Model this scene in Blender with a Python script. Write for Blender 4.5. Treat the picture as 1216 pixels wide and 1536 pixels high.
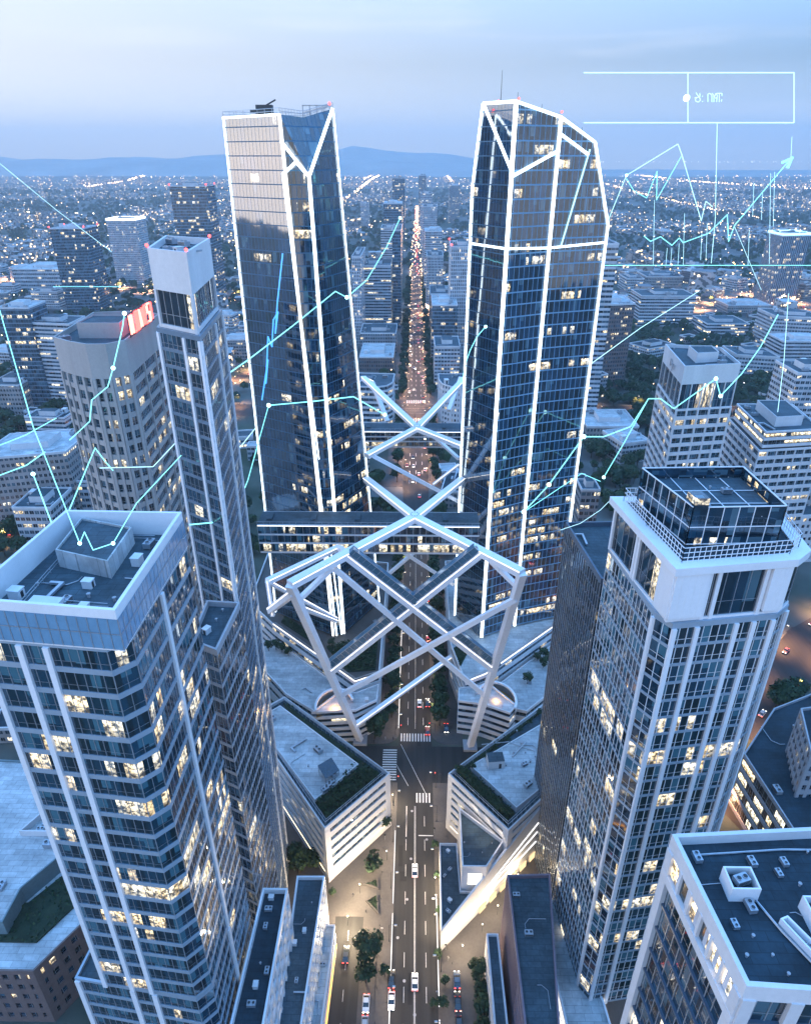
import bpy, math, random
import numpy as np
from mathutils import Vector, Matrix, noise as mnoise
for o in list(bpy.data.objects): bpy.data.objects.remove(o)
S = bpy.context.scene
COL = S.collection
rad = math.radians
# ---------------------------------------------------------------- camera
CAM_H, PITCH, YAW = 200.0, rad(27.6), rad(0.846)
cd = bpy.data.cameras.new('camera'); cam = bpy.data.objects.new('camera', cd); COL.objects.link(cam)
cam.location = (0, 0, CAM_H); cam.rotation_euler = (math.pi/2 - PITCH, 0, YAW)
cd.sensor_fit = 'VERTICAL'; cd.sensor_height = 36.0; cd.lens = 1020/1536*36.0
cd.clip_start = 1.0; cd.clip_end = 80000
S.camera = cam
# ---------------------------------------------------------------- dusk sky and sun
SUN_EL, SUN_AZ = rad(2.5), rad(-95)      # sun just above the horizon, to the left of the avenue
W = bpy.data.worlds.new('World'); S.world = W; W.use_nodes = True
wt = W.node_tree; wt.nodes.clear()
sky = wt.nodes.new('ShaderNodeTexSky'); sky.sky_type = 'NISHITA'; sky.sun_disc = False
sky.sun_elevation = SUN_EL; sky.sun_rotation = SUN_AZ; sky.air_density = 1.0; sky.dust_density = 0.6; sky.ozone_density = 4.0
bg = wt.nodes.new('ShaderNodeBackground'); bg.inputs['Strength'].default_value = 0.15
wo = wt.nodes.new('ShaderNodeOutputWorld')
hsv = wt.nodes.new('ShaderNodeHueSaturation'); hsv.inputs['Saturation'].default_value = 0.55
mixw = wt.nodes.new('ShaderNodeMix'); mixw.data_type = 'RGBA'; mixw.inputs['Factor'].default_value = 0.5
# evening gradient: pale lilac near the horizon, clear blue above
geo = wt.nodes.new('ShaderNodeTexCoord'); sepw = wt.nodes.new('ShaderNodeSeparateXYZ')
wt.links.new(geo.outputs['Generated'], sepw.inputs[0])
rampw = wt.nodes.new('ShaderNodeValToRGB')
wt.links.new(sepw.outputs['Z'], rampw.inputs[0])
cr = rampw.color_ramp
cr.elements[0].position = 0.0; cr.elements[0].color = (1.9, 2.1, 2.35, 1)
cr.elements[1].position = 1.0; cr.elements[1].color = (.9, 2.5, 5.5, 1)
e = cr.elements.new(0.10); e.color = (.56, .86, 1.18, 1)
e = cr.elements.new(0.30); e.color = (1.05, 2.35, 4.7, 1)
# warm left half of the horizon (after-glow), with thin cloud streaks
mapx = wt.nodes.new('ShaderNodeMapRange'); mapx.inputs[1].default_value = 0.55; mapx.inputs[2].default_value = -0.55
wt.links.new(sepw.outputs['X'], mapx.inputs[0])
lowz = wt.nodes.new('ShaderNodeMapRange'); lowz.inputs[1].default_value = 0.55; lowz.inputs[2].default_value = 0.0
wt.links.new(sepw.outputs['Z'], lowz.inputs[0])
mul = wt.nodes.new('ShaderNodeMath'); mul.operation = 'MULTIPLY'
wt.links.new(mapx.outputs[0], mul.inputs[0]); wt.links.new(lowz.outputs[0], mul.inputs[1])
glow = wt.nodes.new('ShaderNodeMix'); glow.data_type = 'RGBA'; glow.inputs['B'].default_value = (2.6, 2.42, 2.15, 1)
wt.links.new(mul.outputs[0], glow.inputs['Factor']); wt.links.new(rampw.outputs[0], glow.inputs['A'])
# the brightest after-glow lies further left, outside the picture
mapg = wt.nodes.new('ShaderNodeMapRange'); mapg.inputs[1].default_value = -0.60; mapg.inputs[2].default_value = -0.95; wt.links.new(sepw.outputs['X'], mapg.inputs[0])
lowg = wt.nodes.new('ShaderNodeMapRange'); lowg.inputs[1].default_value = 0.28; lowg.inputs[2].default_value = 0.02; wt.links.new(sepw.outputs['Z'], lowg.inputs[0])
mulg = wt.nodes.new('ShaderNodeMath'); mulg.operation = 'MULTIPLY'; wt.links.new(mapg.outputs[0], mulg.inputs[0]); wt.links.new(lowg.outputs[0], mulg.inputs[1])
glow2 = wt.nodes.new('ShaderNodeMix'); glow2.data_type = 'RGBA'; glow2.inputs['B'].default_value = (5.2, 4.8, 4.6, 1)
wt.links.new(mulg.outputs[0], glow2.inputs['Factor']); wt.links.new(glow.outputs['Result'], glow2.inputs['A'])
cmap = wt.nodes.new('ShaderNodeMapping'); cmap.inputs['Scale'].default_value = (2.2, 2.2, 26)
wt.links.new(geo.outputs['Generated'], cmap.inputs[0])
cn = wt.nodes.new('ShaderNodeTexNoise'); cn.inputs['Scale'].default_value = 1.6; cn.inputs['Detail'].default_value = 5
wt.links.new(cmap.outputs[0], cn.inputs['Vector'])
cm = wt.nodes.new('ShaderNodeMapRange'); cm.inputs[1].default_value = 0.55; cm.inputs[2].default_value = 0.8; cm.inputs[4].default_value = 0.32
wt.links.new(cn.outputs[0], cm.inputs[0])
cl = wt.nodes.new('ShaderNodeMix'); cl.data_type = 'RGBA'; cl.inputs['B'].default_value = (2.6, 2.5, 2.5, 1)
wt.links.new(cm.outputs[0], cl.inputs['Factor']); wt.links.new(glow2.outputs['Result'], cl.inputs['A'])
wt.links.new(sky.outputs[0], hsv.inputs['Color'])
wt.links.new(hsv.outputs[0], mixw.inputs['A']); wt.links.new(cl.outputs['Result'], mixw.inputs['B'])
mixw.inputs['Factor'].default_value = 0.88
wt.links.new(mixw.outputs['Result'], bg.inputs['Color']); wt.links.new(bg.outputs[0], wo.inputs['Surface'])
sd = bpy.data.lights.new('sun', 'SUN'); sd.energy = 0.15; sd.angle = rad(25); sd.color = (1.0, 0.92, 0.84)
so = bpy.data.objects.new('sun', sd); COL.objects.link(so); so.location = (-300, 0, 400)
so.rotation_euler = (rad(90) - rad(10), 0, rad(-90))   # light from the left, skimming
sunv = Vector((math.sin(SUN_AZ)*math.cos(rad(12)), math.cos(SUN_AZ)*math.cos(rad(12)), math.sin(rad(12))))
so.rotation_euler = sunv.to_track_quat('Z', 'Y').to_euler()
vs = S.view_settings; S.display_settings.display_device = 'sRGB'
vs.view_transform = 'Standard'; vs.look = 'None'; vs.exposure = 1.9; vs.gamma = 1.0; vs.use_curve_mapping = False
cy = S.cycles; cy.max_bounces = 5; cy.diffuse_bounces = 3; cy.glossy_bounces = 3; cy.transmission_bounces = 2; cy.volume_bounces = 0
cy.sample_clamp_indirect = 4.0; cy.caustics_reflective = False; cy.caustics_refractive = False; cy.use_denoising = True
cy.volume_max_steps = 16

# ---------------------------------------------------------------- surveying helpers
def ray(px, py):
    a = (px - 608)/1020; b = (768 - py)/1020
    cp, sp, cy_, sy = math.cos(PITCH), math.sin(PITCH), math.cos(YAW), math.sin(YAW)
    return (-sy*cp + a*cy_ - b*sy*sp, cy_*cp + a*sy + b*cy_*sp, -sp + b*cp)
def atz(px, py, z):
    d = ray(px, py); t = (z - CAM_H)/d[2]; return (d[0]*t, d[1]*t)
def aty(px, py, y):
    d = ray(px, py); t = y/d[1]; return (d[0]*t, y, CAM_H + d[2]*t)

# ---------------------------------------------------------------- mesh helpers
class MB:
    def __init__(s): s.v = []; s.f = []; s.m = []; s.uv = []; s.sm = False
    def face(s, pts, mat=0, uv=None):
        i = len(s.v); s.v.extend(pts); s.f.append(tuple(range(i, i+len(pts)))); s.m.append(mat)
        s.uv.extend(uv if uv else [(0, 0)]*len(pts))
    def box(s, x0, x1, y0, y1, z0, z1, mat=0, bottom=True):
        s.prism([(x0, y0), (x1, y0), (x1, y1), (x0, y1)], z0, z1, mat, bottom=bottom)
    def prism(s, poly, z0, z1, mat=0, cap=None, bottom=True, u0=0.0, vs=1.0, top=True):
        n = len(poly); u = u0
        for i in range(n):
            a, b = poly[i], poly[(i+1) % n]; L = math.dist(a[:2], b[:2])
            s.face([(a[0], a[1], z0), (b[0], b[1], z0), (b[0], b[1], z1), (a[0], a[1], z1)], mat,
                   [(u, z0*vs), (u+L, z0*vs), (u+L, z1*vs), (u, z1*vs)]); u += L
        if top: s.face([(p[0], p[1], z1) for p in poly], mat if cap is None else cap, [(p[0], p[1]) for p in poly])
        if bottom: s.face([(p[0], p[1], z0) for p in reversed(poly)], mat, [(p[0], p[1]) for p in reversed(poly)])
    def beam(s, p, q, w, h, mat=0, upv=(0, 0, 1), w2=None):
        p, q = Vector(p), Vector(q); d = (q-p).normalized(); upv = Vector(upv)
        if abs(d.dot(upv)) > .98: upv = Vector((0, 1, 0))
        sx = d.cross(upv).normalized(); sz = sx.cross(d).normalized()
        c = []
        for base, ww in ((p, w), (q, w if w2 is None else w2)):
            for a, b in ((-1, -1), (1, -1), (1, 1), (-1, 1)): c.append(tuple(base + sx*(a*ww/2) + sz*(b*h/2)))
        L = (q-p).length
        for i in range(4):
            j = (i+1) % 4
            s.face([c[i], c[j], c[4+j], c[4+i]], mat, [(0, 0), (1, 0), (1, L), (0, L)])
        s.face([c[3], c[2], c[1], c[0]], mat); s.face(c[4:8], mat)
    def tube(s, pts, r, n=6, mat=0, r2=None):
        pts = [Vector(p) for p in pts]; rings = []
        for i, p in enumerate(pts):
            d = (pts[min(i+1, len(pts)-1)] - pts[max(i-1, 0)]).normalized()
            a = Vector((0, 0, 1)) if abs(d.z) < .9 else Vector((1, 0, 0))
            x = d.cross(a).normalized(); y = d.cross(x).normalized()
            rr = r if r2 is None else r + (r2-r)*i/max(1, len(pts)-1)
            rings.append([tuple(p + (x*math.cos(k*2*math.pi/n) + y*math.sin(k*2*math.pi/n))*rr) for k in range(n)])
        for a, b in zip(rings, rings[1:]):
            for k in range(n):
                j = (k+1) % n; s.face([a[j], a[k], b[k], b[j]], mat)
        s.face(rings[0], mat); s.face(rings[-1][::-1], mat)
    def ball(s, c, r, mat=0, n=8, m=5, sz=1.0):
        for i in range(m):
            t0, t1 = math.pi*i/m - math.pi/2, math.pi*(i+1)/m - math.pi/2
            for k in range(n):
                a0, a1 = 2*math.pi*k/n, 2*math.pi*(k+1)/n
                P = lambda t, a: (c[0]+r*math.cos(t)*math.cos(a), c[1]+r*math.cos(t)*math.sin(a), c[2]+r*sz*math.sin(t))
                if i == 0: s.face([P(t0, a0), P(t1, a1), P(t1, a0)], mat)
                elif i == m-1: s.face([P(t0, a0), P(t0, a1), P(t1, a0)], mat)
                else: s.face([P(t0, a0), P(t0, a1), P(t1, a1), P(t1, a0)], mat)
    def build(s, name, mats, parent=None, off=None, smooth=False):
        if not isinstance(mats, (list, tuple)): mats = [mats]
        V = np.array(s.v, dtype=np.float64).reshape(-1, 3)
        loc = None
        if parent is not None: V = V - np.array(parent.location if off is None else off)
        elif off is not None: loc = off; V = V - np.array(off)
        else:
            lo, hi = V.min(0), V.max(0); loc = ((lo[0]+hi[0])/2, (lo[1]+hi[1])/2, lo[2]); V = V - np.array(loc)
        me = bpy.data.meshes.new(name); me.from_pydata(V.tolist(), [], s.f)
        for m in mats: me.materials.append(m)
        me.polygons.foreach_set('material_index', s.m)
        ul = me.uv_layers.new(name='UVMap'); ul.data.foreach_set('uv', np.array(s.uv, dtype=np.float32).ravel())
        if smooth: me.polygons.foreach_set('use_smooth', [True]*len(s.f))
        me.update()
        o = bpy.data.objects.new(name, me); COL.objects.link(o)
        if parent is not None: o.parent = parent
        if loc is not None: o.location = loc
        return o
def tag(o, label=None, cat=None, group=None, kind=None):
    if label: o['label'] = label
    if cat: o['category'] = cat
    if group: o['group'] = group
    if kind: o['kind'] = kind
    return o
def thing(name, label, cat, loc, group=None, rz=0):
    o = bpy.data.objects.new(name, None); COL.objects.link(o); o.location = loc; o.rotation_euler[2] = rz
    o.empty_display_size = .5
    return tag(o, label, cat, group)
def inst(src, parent, loc=(0, 0, 0), rz=None):
    c = src.copy(); COL.objects.link(c); c.parent = parent; c.location = loc
    if rz is not None: c.rotation_euler[2] = rz
    return c
def dup(root, loc, rz=0, label=None, group=None, scale=None):
    r = root.copy(); COL.objects.link(r); r.location = loc; r.rotation_euler[2] = rz
    if scale: r.scale = scale
    if label: r['label'] = label
    if group: r['group'] = group
    for ch in root.children:
        c = ch.copy(); COL.objects.link(c); c.parent = r
        for g in ch.children:
            d = g.copy(); COL.objects.link(d); d.parent = c
    return r
def ccw(poly):
    a = sum(poly[i][0]*poly[(i+1) % len(poly)][1] - poly[(i+1) % len(poly)][0]*poly[i][1] for i in range(len(poly)))
    return list(poly) if a > 0 else list(reversed(poly))
def inset(poly, d):
    n = len(poly); out = []
    for i in range(n):
        p0, p1, p2 = Vector(poly[i-1][:2]), Vector(poly[i][:2]), Vector(poly[(i+1) % n][:2])
        e1, e2 = (p1-p0).normalized(), (p2-p1).normalized()
        n1, n2 = Vector((-e1.y, e1.x)), Vector((-e2.y, e2.x))
        b = (n1+n2); L = b.length
        if L < 1e-4: out.append(tuple(p1+n1*d)); continue
        b /= L; out.append(tuple(p1 + b*(d/max(.3, b.dot(n1)))))
    return out
def ringwall(mb, poly, d, z0, z1, mat=0, topmat=None, u0=0, inner=True):
    """a closed band of thickness d inside poly, from z0 to z1"""
    q = inset(poly, d); n = len(poly); u = u0
    for i in range(n):
        j = (i+1) % n; a, b, c, e = poly[i], poly[j], q[j], q[i]; L = math.dist(a, b)
        mb.face([(*a, z0), (*b, z0), (*b, z1), (*a, z1)], mat, [(u, z0), (u+L, z0), (u+L, z1), (u, z1)])
        mb.face([(*a, z1), (*b, z1), (*c, z1), (*e, z1)], mat if topmat is None else topmat)
        mb.face([(*b, z0), (*a, z0), (*e, z0), (*c, z0)], mat)
        if inner: mb.face([(*c, z0), (*e, z0), (*e, z1), (*c, z1)], mat, [(u+L, z0), (u, z0), (u, z1), (u+L, z1)])
        u += L
def rect(x0, x1, y0, y1): return [(x0, y0), (x1, y0), (x1, y1), (x0, y1)]
def cen(poly): return (sum(p[0] for p in poly)/len(poly), sum(p[1] for p in poly)/len(poly))

# ---------------------------------------------------------------- materials
def nodes(name):
    m = bpy.data.materials.new(name); m.use_nodes = True; t = m.node_tree; t.nodes.clear()
    out = t.nodes.new('ShaderNodeOutputMaterial'); p = t.nodes.new('ShaderNodeBsdfPrincipled')
    t.links.new(p.outputs[0], out.inputs[0]); return m, t, p
def N(t, kind, ins=(), out=0, **kw):
    n = t.nodes.new('ShaderNode'+kind)
    for k, v in kw.items(): setattr(n, k, v)
    for i, v in (ins.items() if isinstance(ins, dict) else enumerate(ins)):
        if v is None: continue
        if hasattr(v, 'is_output'): t.links.new(v, n.inputs[i])
        else: n.inputs[i].default_value = v
    return n.outputs[out]
def M(t, op, a, b=None, c=None): return N(t, 'Math', [a, b, c] if c is not None else [a, b], operation=op)
def mixc(t, f, a, b):
    n = t.nodes.new('ShaderNodeMix'); n.data_type = 'RGBA'
    for k, v in (('Factor', f), ('A', a), ('B', b)):
        i = [x for x in n.inputs if x.name == k and (x.type == 'RGBA' or (k == 'Factor' and x.type == 'VALUE'))][0]
        if hasattr(v, 'is_output'): t.links.new(v, i)
        else: i.default_value = v if k == 'Factor' else (*v[:3], 1)
    return [x for x in n.outputs if x.type == 'RGBA'][0]
def plain(name, col, rough=.7, var=.25, scale=.35, metal=0.0, bump=0.0, streak=False, spec=.4, seam=0.0, along=False):
    m, t, p = nodes(name)
    co = N(t, 'TexCoord', out=3)   # object
    v = co
    if streak: v = N(t, 'Mapping', {0: co, 3: (1, 1, .12)})
    if along: v = N(t, 'Mapping', {0: co, 3: (1, .03, 1)})
    n1 = N(t, 'TexNoise', {'Vector': v, 'Scale': scale, 'Detail': 5.0, 'Roughness': .6})
    n2 = N(t, 'TexNoise', {'Vector': co, 'Scale': scale*8, 'Detail': 3.0})
    f = N(t, 'MapRange', [M(t, 'ADD', M(t, 'MULTIPLY', n1, .7), M(t, 'MULTIPLY', n2, .3)), .3, .7, 0.0, 1.0])
    rnd = N(t, 'ObjectInfo', out='Random')
    lo = tuple(c*(1-var) for c in col); hi = tuple(min(1, c*(1+var)) for c in col)
    c = mixc(t, f, lo, hi)
    if seam:      # sheet joints, patches and puddle stains
        br = t.nodes.new('ShaderNodeTexBrick'); t.links.new(co, br.inputs['Vector']); br.inputs['Scale'].default_value = 1.0; br.inputs['Brick Width'].default_value = seam; br.inputs['Row Height'].default_value = seam*.42; br.inputs['Mortar Size'].default_value = .05
        br.inputs['Color1'].default_value = (.86, .86, .86, 1); br.inputs['Color2'].default_value = (1.12, 1.12, 1.12, 1); br.inputs['Mortar'].default_value = (.55, .55, .55, 1)
        st = N(t, 'MapRange', [N(t, 'TexNoise', {'Vector': co, 'Scale': .09, 'Detail': 6.0, 'Roughness': .65, 'Distortion': .8}), .40, .60, .78, 1.1])
        g = N(t, 'CombineXYZ', [st, st, st]); c = N(t, 'VectorMath', [c, br.outputs['Color']], operation='MULTIPLY'); c = N(t, 'VectorMath', [c, g], operation='MULTIPLY')
    t.links.new(c, p.inputs['Base Color'])
    p.inputs['Roughness'].default_value = rough; p.inputs['Metallic'].default_value = metal
    p.inputs['Specular IOR Level'].default_value = spec
    if bump:
        b = N(t, 'Bump', {'Strength': bump, 'Distance': .05, 'Height': n2}); t.links.new(b, p.inputs['Normal'])
    return m
def emis(name, col, s, sample=False):
    m, t, p = nodes(name); p.inputs['Base Color'].default_value = (.05, .05, .05, 1)
    p.inputs['Emission Color'].default_value = (*col, 1); p.inputs['Emission Strength'].default_value = s*.5
    m.cycles.emission_sampling = 'AUTO' if sample else 'NONE'; return m
def window(name, bay=3.0, tint=(.012, .03, .045), lit=.12, blind=.2, run=3.0, mu=None, hl=None, frame=(.25, .3, .36),
           ior=1.9, power=1.15, fh=4.0, tilt=.012, warm=(1, .74, .40), cool=(1.0, .93, .72), wallc=None, wfrac=None, rough=.04, blindc=(.06, .12, .16)):
    """office glazing; UV.x in metres along the facade, UV.y in storeys. mu: mullion spacing, width; hl: floor line height."""
    m, t, p = nodes(name)
    s = t.nodes.new('ShaderNodeSeparateXYZ'); t.links.new(N(t, 'UVMap'), s.inputs[0]); u, v = s.outputs[0], s.outputs[1]
    rnd = N(t, 'ObjectInfo', out='Random')
    cu, cv, r97 = M(t, 'FLOOR', M(t, 'DIVIDE', u, bay)), M(t, 'FLOOR', v), M(t, 'MULTIPLY', rnd, 977.0)
    def wn(a, b, c, o=0):
        n = t.nodes.new('ShaderNodeTexWhiteNoise'); n.noise_dimensions = '3D'
        t.links.new(N(t, 'CombineXYZ', [a, b, c]), n.inputs['Vector']); return n
    c1 = wn(cu, cv, r97); c2 = wn(M(t, 'FLOOR', M(t, 'DIVIDE', M(t, 'ADD', u, M(t, 'MULTIPLY', cv, 4.7)), bay*run)), cv, M(t, 'ADD', r97, 31.0)); c3 = wn(5.0, cv, M(t, 'ADD', r97, 77.0))
    sc1 = t.nodes.new('ShaderNodeSeparateColor'); t.links.new(c1.outputs['Color'], sc1.inputs[0])
    pf = M(t, 'MULTIPLY', M(t, 'ADD', M(t, 'POWER', c3.outputs[0], 5.0), .09), lit*3.6)
    litm = M(t, 'MULTIPLY', M(t, 'LESS_THAN', c2.outputs[0], pf), M(t, 'GREATER_THAN', c1.outputs[0], .28))
    # room contents: shelves, people, ceiling lights
    dv = N(t, 'CombineXYZ', [M(t, 'MULTIPLY', u, 1.0), M(t, 'MULTIPLY', v, fh*.8), r97])
    dn = N(t, 'TexNoise', {'Vector': dv, 'Scale': 1.1, 'Detail': 3.0, 'Roughness': .7})
    det = N(t, 'MapRange', [dn, .43, .60, .06, 1.0])
    fv = M(t, 'FRACT', v)
    ceil = N(t, 'MapRange', [fv, .25, .62, .55, 1.25])
    amp = M(t, 'MULTIPLY', M(t, 'MULTIPLY', det, ceil), N(t, 'MapRange', [sc1.outputs[0], 0.0, 1.0, .35, 1.15]))
    ecol = mixc(t, sc1.outputs[1], warm, cool)
    bl = M(t, 'LESS_THAN', sc1.outputs[2], blind)
    drop = M(t, 'GREATER_THAN', fv, N(t, 'MapRange', [sc1.outputs[1], 0.0, 1.0, -.1, .7]))
    bl = M(t, 'MULTIPLY', bl, drop)
    tn = mixc(t, M(t, 'POWER', sc1.outputs[1], 2.0), tuple(c*.5 for c in tint), tuple(c*2.6 for c in tint))
    base = mixc(t, bl, tn, blindc)
    fr = None
    if mu:
        fr = M(t, 'LESS_THAN', M(t, 'FRACT', M(t, 'DIVIDE', u, mu[0])), mu[1]/mu[0])
    if hl:
        h = M(t, 'LESS_THAN', fv, hl); fr = h if fr is None else M(t, 'MAXIMUM', fr, h)
    em = M(t, 'MULTIPLY', M(t, 'MULTIPLY', litm, amp), power*.55)
    if mu and not wfrac: em = M(t, 'MULTIPLY', em, M(t, 'MULTIPLY', M(t, 'GREATER_THAN', fv, .16), M(t, 'LESS_THAN', fv, .78)))
    if wfrac:                       # punched windows in a solid wall: (left margin, bottom, top)
        fu = M(t, 'FRACT', M(t, 'DIVIDE', u, bay))
        win = M(t, 'MULTIPLY', M(t, 'MULTIPLY', M(t, 'GREATER_THAN', fu, wfrac[0]), M(t, 'LESS_THAN', fu, 1-wfrac[0])),
                M(t, 'MULTIPLY', M(t, 'GREATER_THAN', fv, wfrac[1]), M(t, 'LESS_THAN', fv, wfrac[2])))
        nw = M(t, 'SUBTRACT', 1.0, win); fr = nw if fr is None else M(t, 'MAXIMUM', fr, nw)
    ro = rough
    if fr is not None:
        fc = frame
        if wallc:
            n1 = N(t, 'TexNoise', {'Vector': N(t, 'TexCoord', out=3), 'Scale': .12, 'Detail': 5.0})
            k = N(t, 'MapRange', [n1, .3, .7, 0.0, 1.0]); fc = mixc(t, k, tuple(c*.78 for c in wallc), tuple(min(1, c*1.15) for c in wallc))
        base = mixc(t, fr, base, fc); inv = M(t, 'SUBTRACT', 1.0, fr)
        em = M(t, 'MULTIPLY', em, inv); ro = M(t, 'ADD', M(t, 'MULTIPLY', fr, .5), rough)
        t.links.new(ro, p.inputs['Roughness'])
        t.links.new(M(t, 'ADD', M(t, 'MULTIPLY', inv, ior-1.45), 1.45), p.inputs['IOR'])
    else:
        p.inputs['Roughness'].default_value = rough; p.inputs['IOR'].default_value = ior
    t.links.new(base, p.inputs['Base Color']); t.links.new(ecol, p.inputs['Emission Color']); t.links.new(em, p.inputs['Emission Strength'])
    # panes are never perfectly coplanar
    if tilt:
        off = N(t, 'VectorMath', [c1.outputs['Color'], (.5, .5, .5)], operation='SUBTRACT')
        off = N(t, 'VectorMath', {0: off, 'Scale': tilt*2}, operation='SCALE')
        nn = N(t, 'VectorMath', [N(t, 'NewGeometry', out='Normal'), off], operation='ADD')
        t.links.new(N(t, 'VectorMath', [nn], operation='NORMALIZE'), p.inputs['Normal'])
    m.cycles.emission_sampling = 'NONE'
    return m
MT = dict(
    white=plain('white_panel', (.74, .74, .76), .45, .07, .2, streak=True),
    white2=plain('pale_concrete', (.62, .61, .62), .7, .12, .15, streak=True),
    band=plain('spandrel_panel', (.31, .38, .45), .4, .1, .15, .2, streak=True),
    bandm=plain('blue_spandrel', (.17, .23, .30), .3, .12, .15, .2, streak=True),
    bandd=plain('dark_spandrel', (.07, .10, .14), .3, .15, .2, streak=True),
    grey=plain('grey_concrete', (.34, .34, .36), .8, .18, .2, streak=True, bump=.1),
    stone=plain('buff_stone', (.36, .345, .34), .8, .15, .2, streak=True),
    brick=plain('brown_brick', (.17, .12, .11), .85, .2, .4, bump=.2),
    roof=plain('roof_membrane', (.045, .075, .095), .75, .38, .16, bump=.25, seam=3.2),
    roofl=plain('pale_roof', (.44, .46, .47), .8, .22, .14, bump=.2, seam=4.0),
    roofd=plain('dark_roof', (.014, .032, .046), .8, .4, .2, bump=.25, seam=3.2),
    metal=plain('grey_metal', (.40, .43, .47), .4, .15, .5, metal=.6),
    dark=plain('dark_metal', (.03, .035, .04), .5, .2, .5),
    steel=plain('white_steel', (.86, .84, .86), .38, .06, .15),
    asphalt=plain('asphalt', (.021, .020, .020), .7, .55, .5, bump=.2, along=True),
    paving=plain('paving_stone', (.085, .075, .07), .75, .25, .18, bump=.15),
    kerb=plain('kerb_stone', (.33, .32, .31), .8, .15, .5),
    paint=plain('road_paint', (.62, .61, .58), .6, .18, 1.5),
    soil=plain('planting_soil', (.02, .035, .02), .95, .4, .4, bump=.4),
    leaf=plain('leaves_green', (.030, .055, .024), .7, .55, .6, spec=.2),
    leaf2=plain('leaves_dark', (.022, .045, .026), .7, .5, .6, spec=.2),
    bark=plain('bark', (.06, .045, .035), .9, .3, 1.5),
    carglass0=plain('solar_cell', (.012, .02, .04), .15, .2, .5, spec=.8),
    strip=emis('light_strip', (.72, .87, 1.0), 2.6),
    strip2=emis('soft_white_light', (.95, .93, .92), 1.5),
    warm=emis('warm_light', (1.0, .78, .45), 3.0),
    orange=emis('orange_light', (1.0, .42, .06), 2.2),
    lamp=emis('lamp_glow', (1.0, .80, .52), 9.0),
    red=emis('red_beacon', (1.0, .06, .05), 4.0),
    holo=emis('cyan_light', (.22, .80, .92), 1.25),
    holow=emis('pale_cyan_light', (.45, .85, 1.0), 1.1),
    holob=emis('blue_light', (.05, .28, .95), 1.5),
    node=emis('node_light', (.45, .95, 1.0), 3.5),
)
GL = dict(plainglass=plain('walkway_glass', (.09, .17, .23), .08, .2, .4, spec=.8),
    office=window('office_glass', 1.35, (.004, .018, .030), .22, .30, 3, ior=2.0, fh=4),
    officeblue=window('office_glass_blue', 1.45, (.0035, .019, .034), .25, .30, 3, ior=2.1, fh=4, blindc=(.05, .14, .19)),
    crown=window('crown_glass', 2.1, (.004, .016, .03), .05, .15, 2, ior=1.9, fh=9),
    officeb=window('office_glass_dark', 1.3, (.005, .022, .040), .13, .30, 6, ior=2.0, fh=4),
    dark=window('reflective_glass', 1.35, (.004, .012, .024), .05, .08, 5, ior=2.6, fh=4, tilt=.02),
    punched=window('punched_glass', 2.0, (.012, .024, .04), .2, .25, 1, ior=1.7),
    mirror=window('mirror_glass', 1.5, (.004, .018, .04), .02, .06, 5, mu=(1.5, .12), hl=.08, frame=(.05, .12, .19), ior=3.5, fh=4, tilt=.003),
    towerL=window('curtain_glass_left', 1.5, (.003, .018, .036), .13, .12, 4, mu=(1.5, .14), hl=.09, frame=(.03, .10, .17), ior=2.1, fh=4, tilt=.006),
    towerR=window('curtain_glass_right', 1.5, (.003, .018, .038), .16, .12, 5, mu=(2.0, .19), hl=.11, frame=(.16, .30, .44), ior=2.1, fh=4, tilt=.006),
    shop=window('shop_glass', 2.5, (.03, .03, .03), 2.0, .0, 2, ior=1.5, power=2.2, fh=5, mu=(2.5, .15), frame=(.08, .08, .08)),
)
# ================================================================ the ground, streets and hills
def sheet(name, poly, z, mat, kind='structure'):
    mb = MB(); mb.face([(p[0], p[1], z) for p in ccw(poly)], 0, [(p[0], p[1]) for p in ccw(poly)])
    return tag(mb.build(name, mat, off=(0, 0, 0)), kind=kind)
def slab(name, poly, z0, z1, mat, kind='structure'):
    mb = MB(); mb.prism(ccw(poly), z0, z1, 0, bottom=False); return tag(mb.build(name, mat, off=(0, 0, 0)), kind=kind)
def ground_mat():
    m, t, p = nodes('city_ground')
    co = N(t, 'TexCoord', out=3)
    n1 = N(t, 'TexNoise', {'Vector': co, 'Scale': .0022, 'Detail': 6.0, 'Roughness': .6})
    n2 = N(t, 'TexNoise', {'Vector': co, 'Scale': .03, 'Detail': 5.0})
    vo = N(t, 'TexVoronoi', {'Vector': co, 'Scale': .02}, out=1)
    f = N(t, 'MapRange', [n1, .42, .56, 0.0, 1.0]); g = N(t, 'MapRange', [n2, .35, .65, 0.0, 1.0])
    urb = mixc(t, g, (.07, .07, .072), (.16, .155, .15)); gre = mixc(t, g, (.014, .03, .018), (.035, .055, .028))
    t.links.new(mixc(t, f, gre, urb), p.inputs['Base Color']); p.inputs['Roughness'].default_value = .9
    return m
g0 = MB()
for (a, b, c, d) in ((-11000, 11000, -400, 12400),): g0.face([(a, b, 0)] and [(a, c, 0), (b, c, 0), (b, d, 0), (a, d, 0)])
tag(g0.build('ground', ground_mat(), off=(0, 0, 0)), kind='structure')

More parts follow.
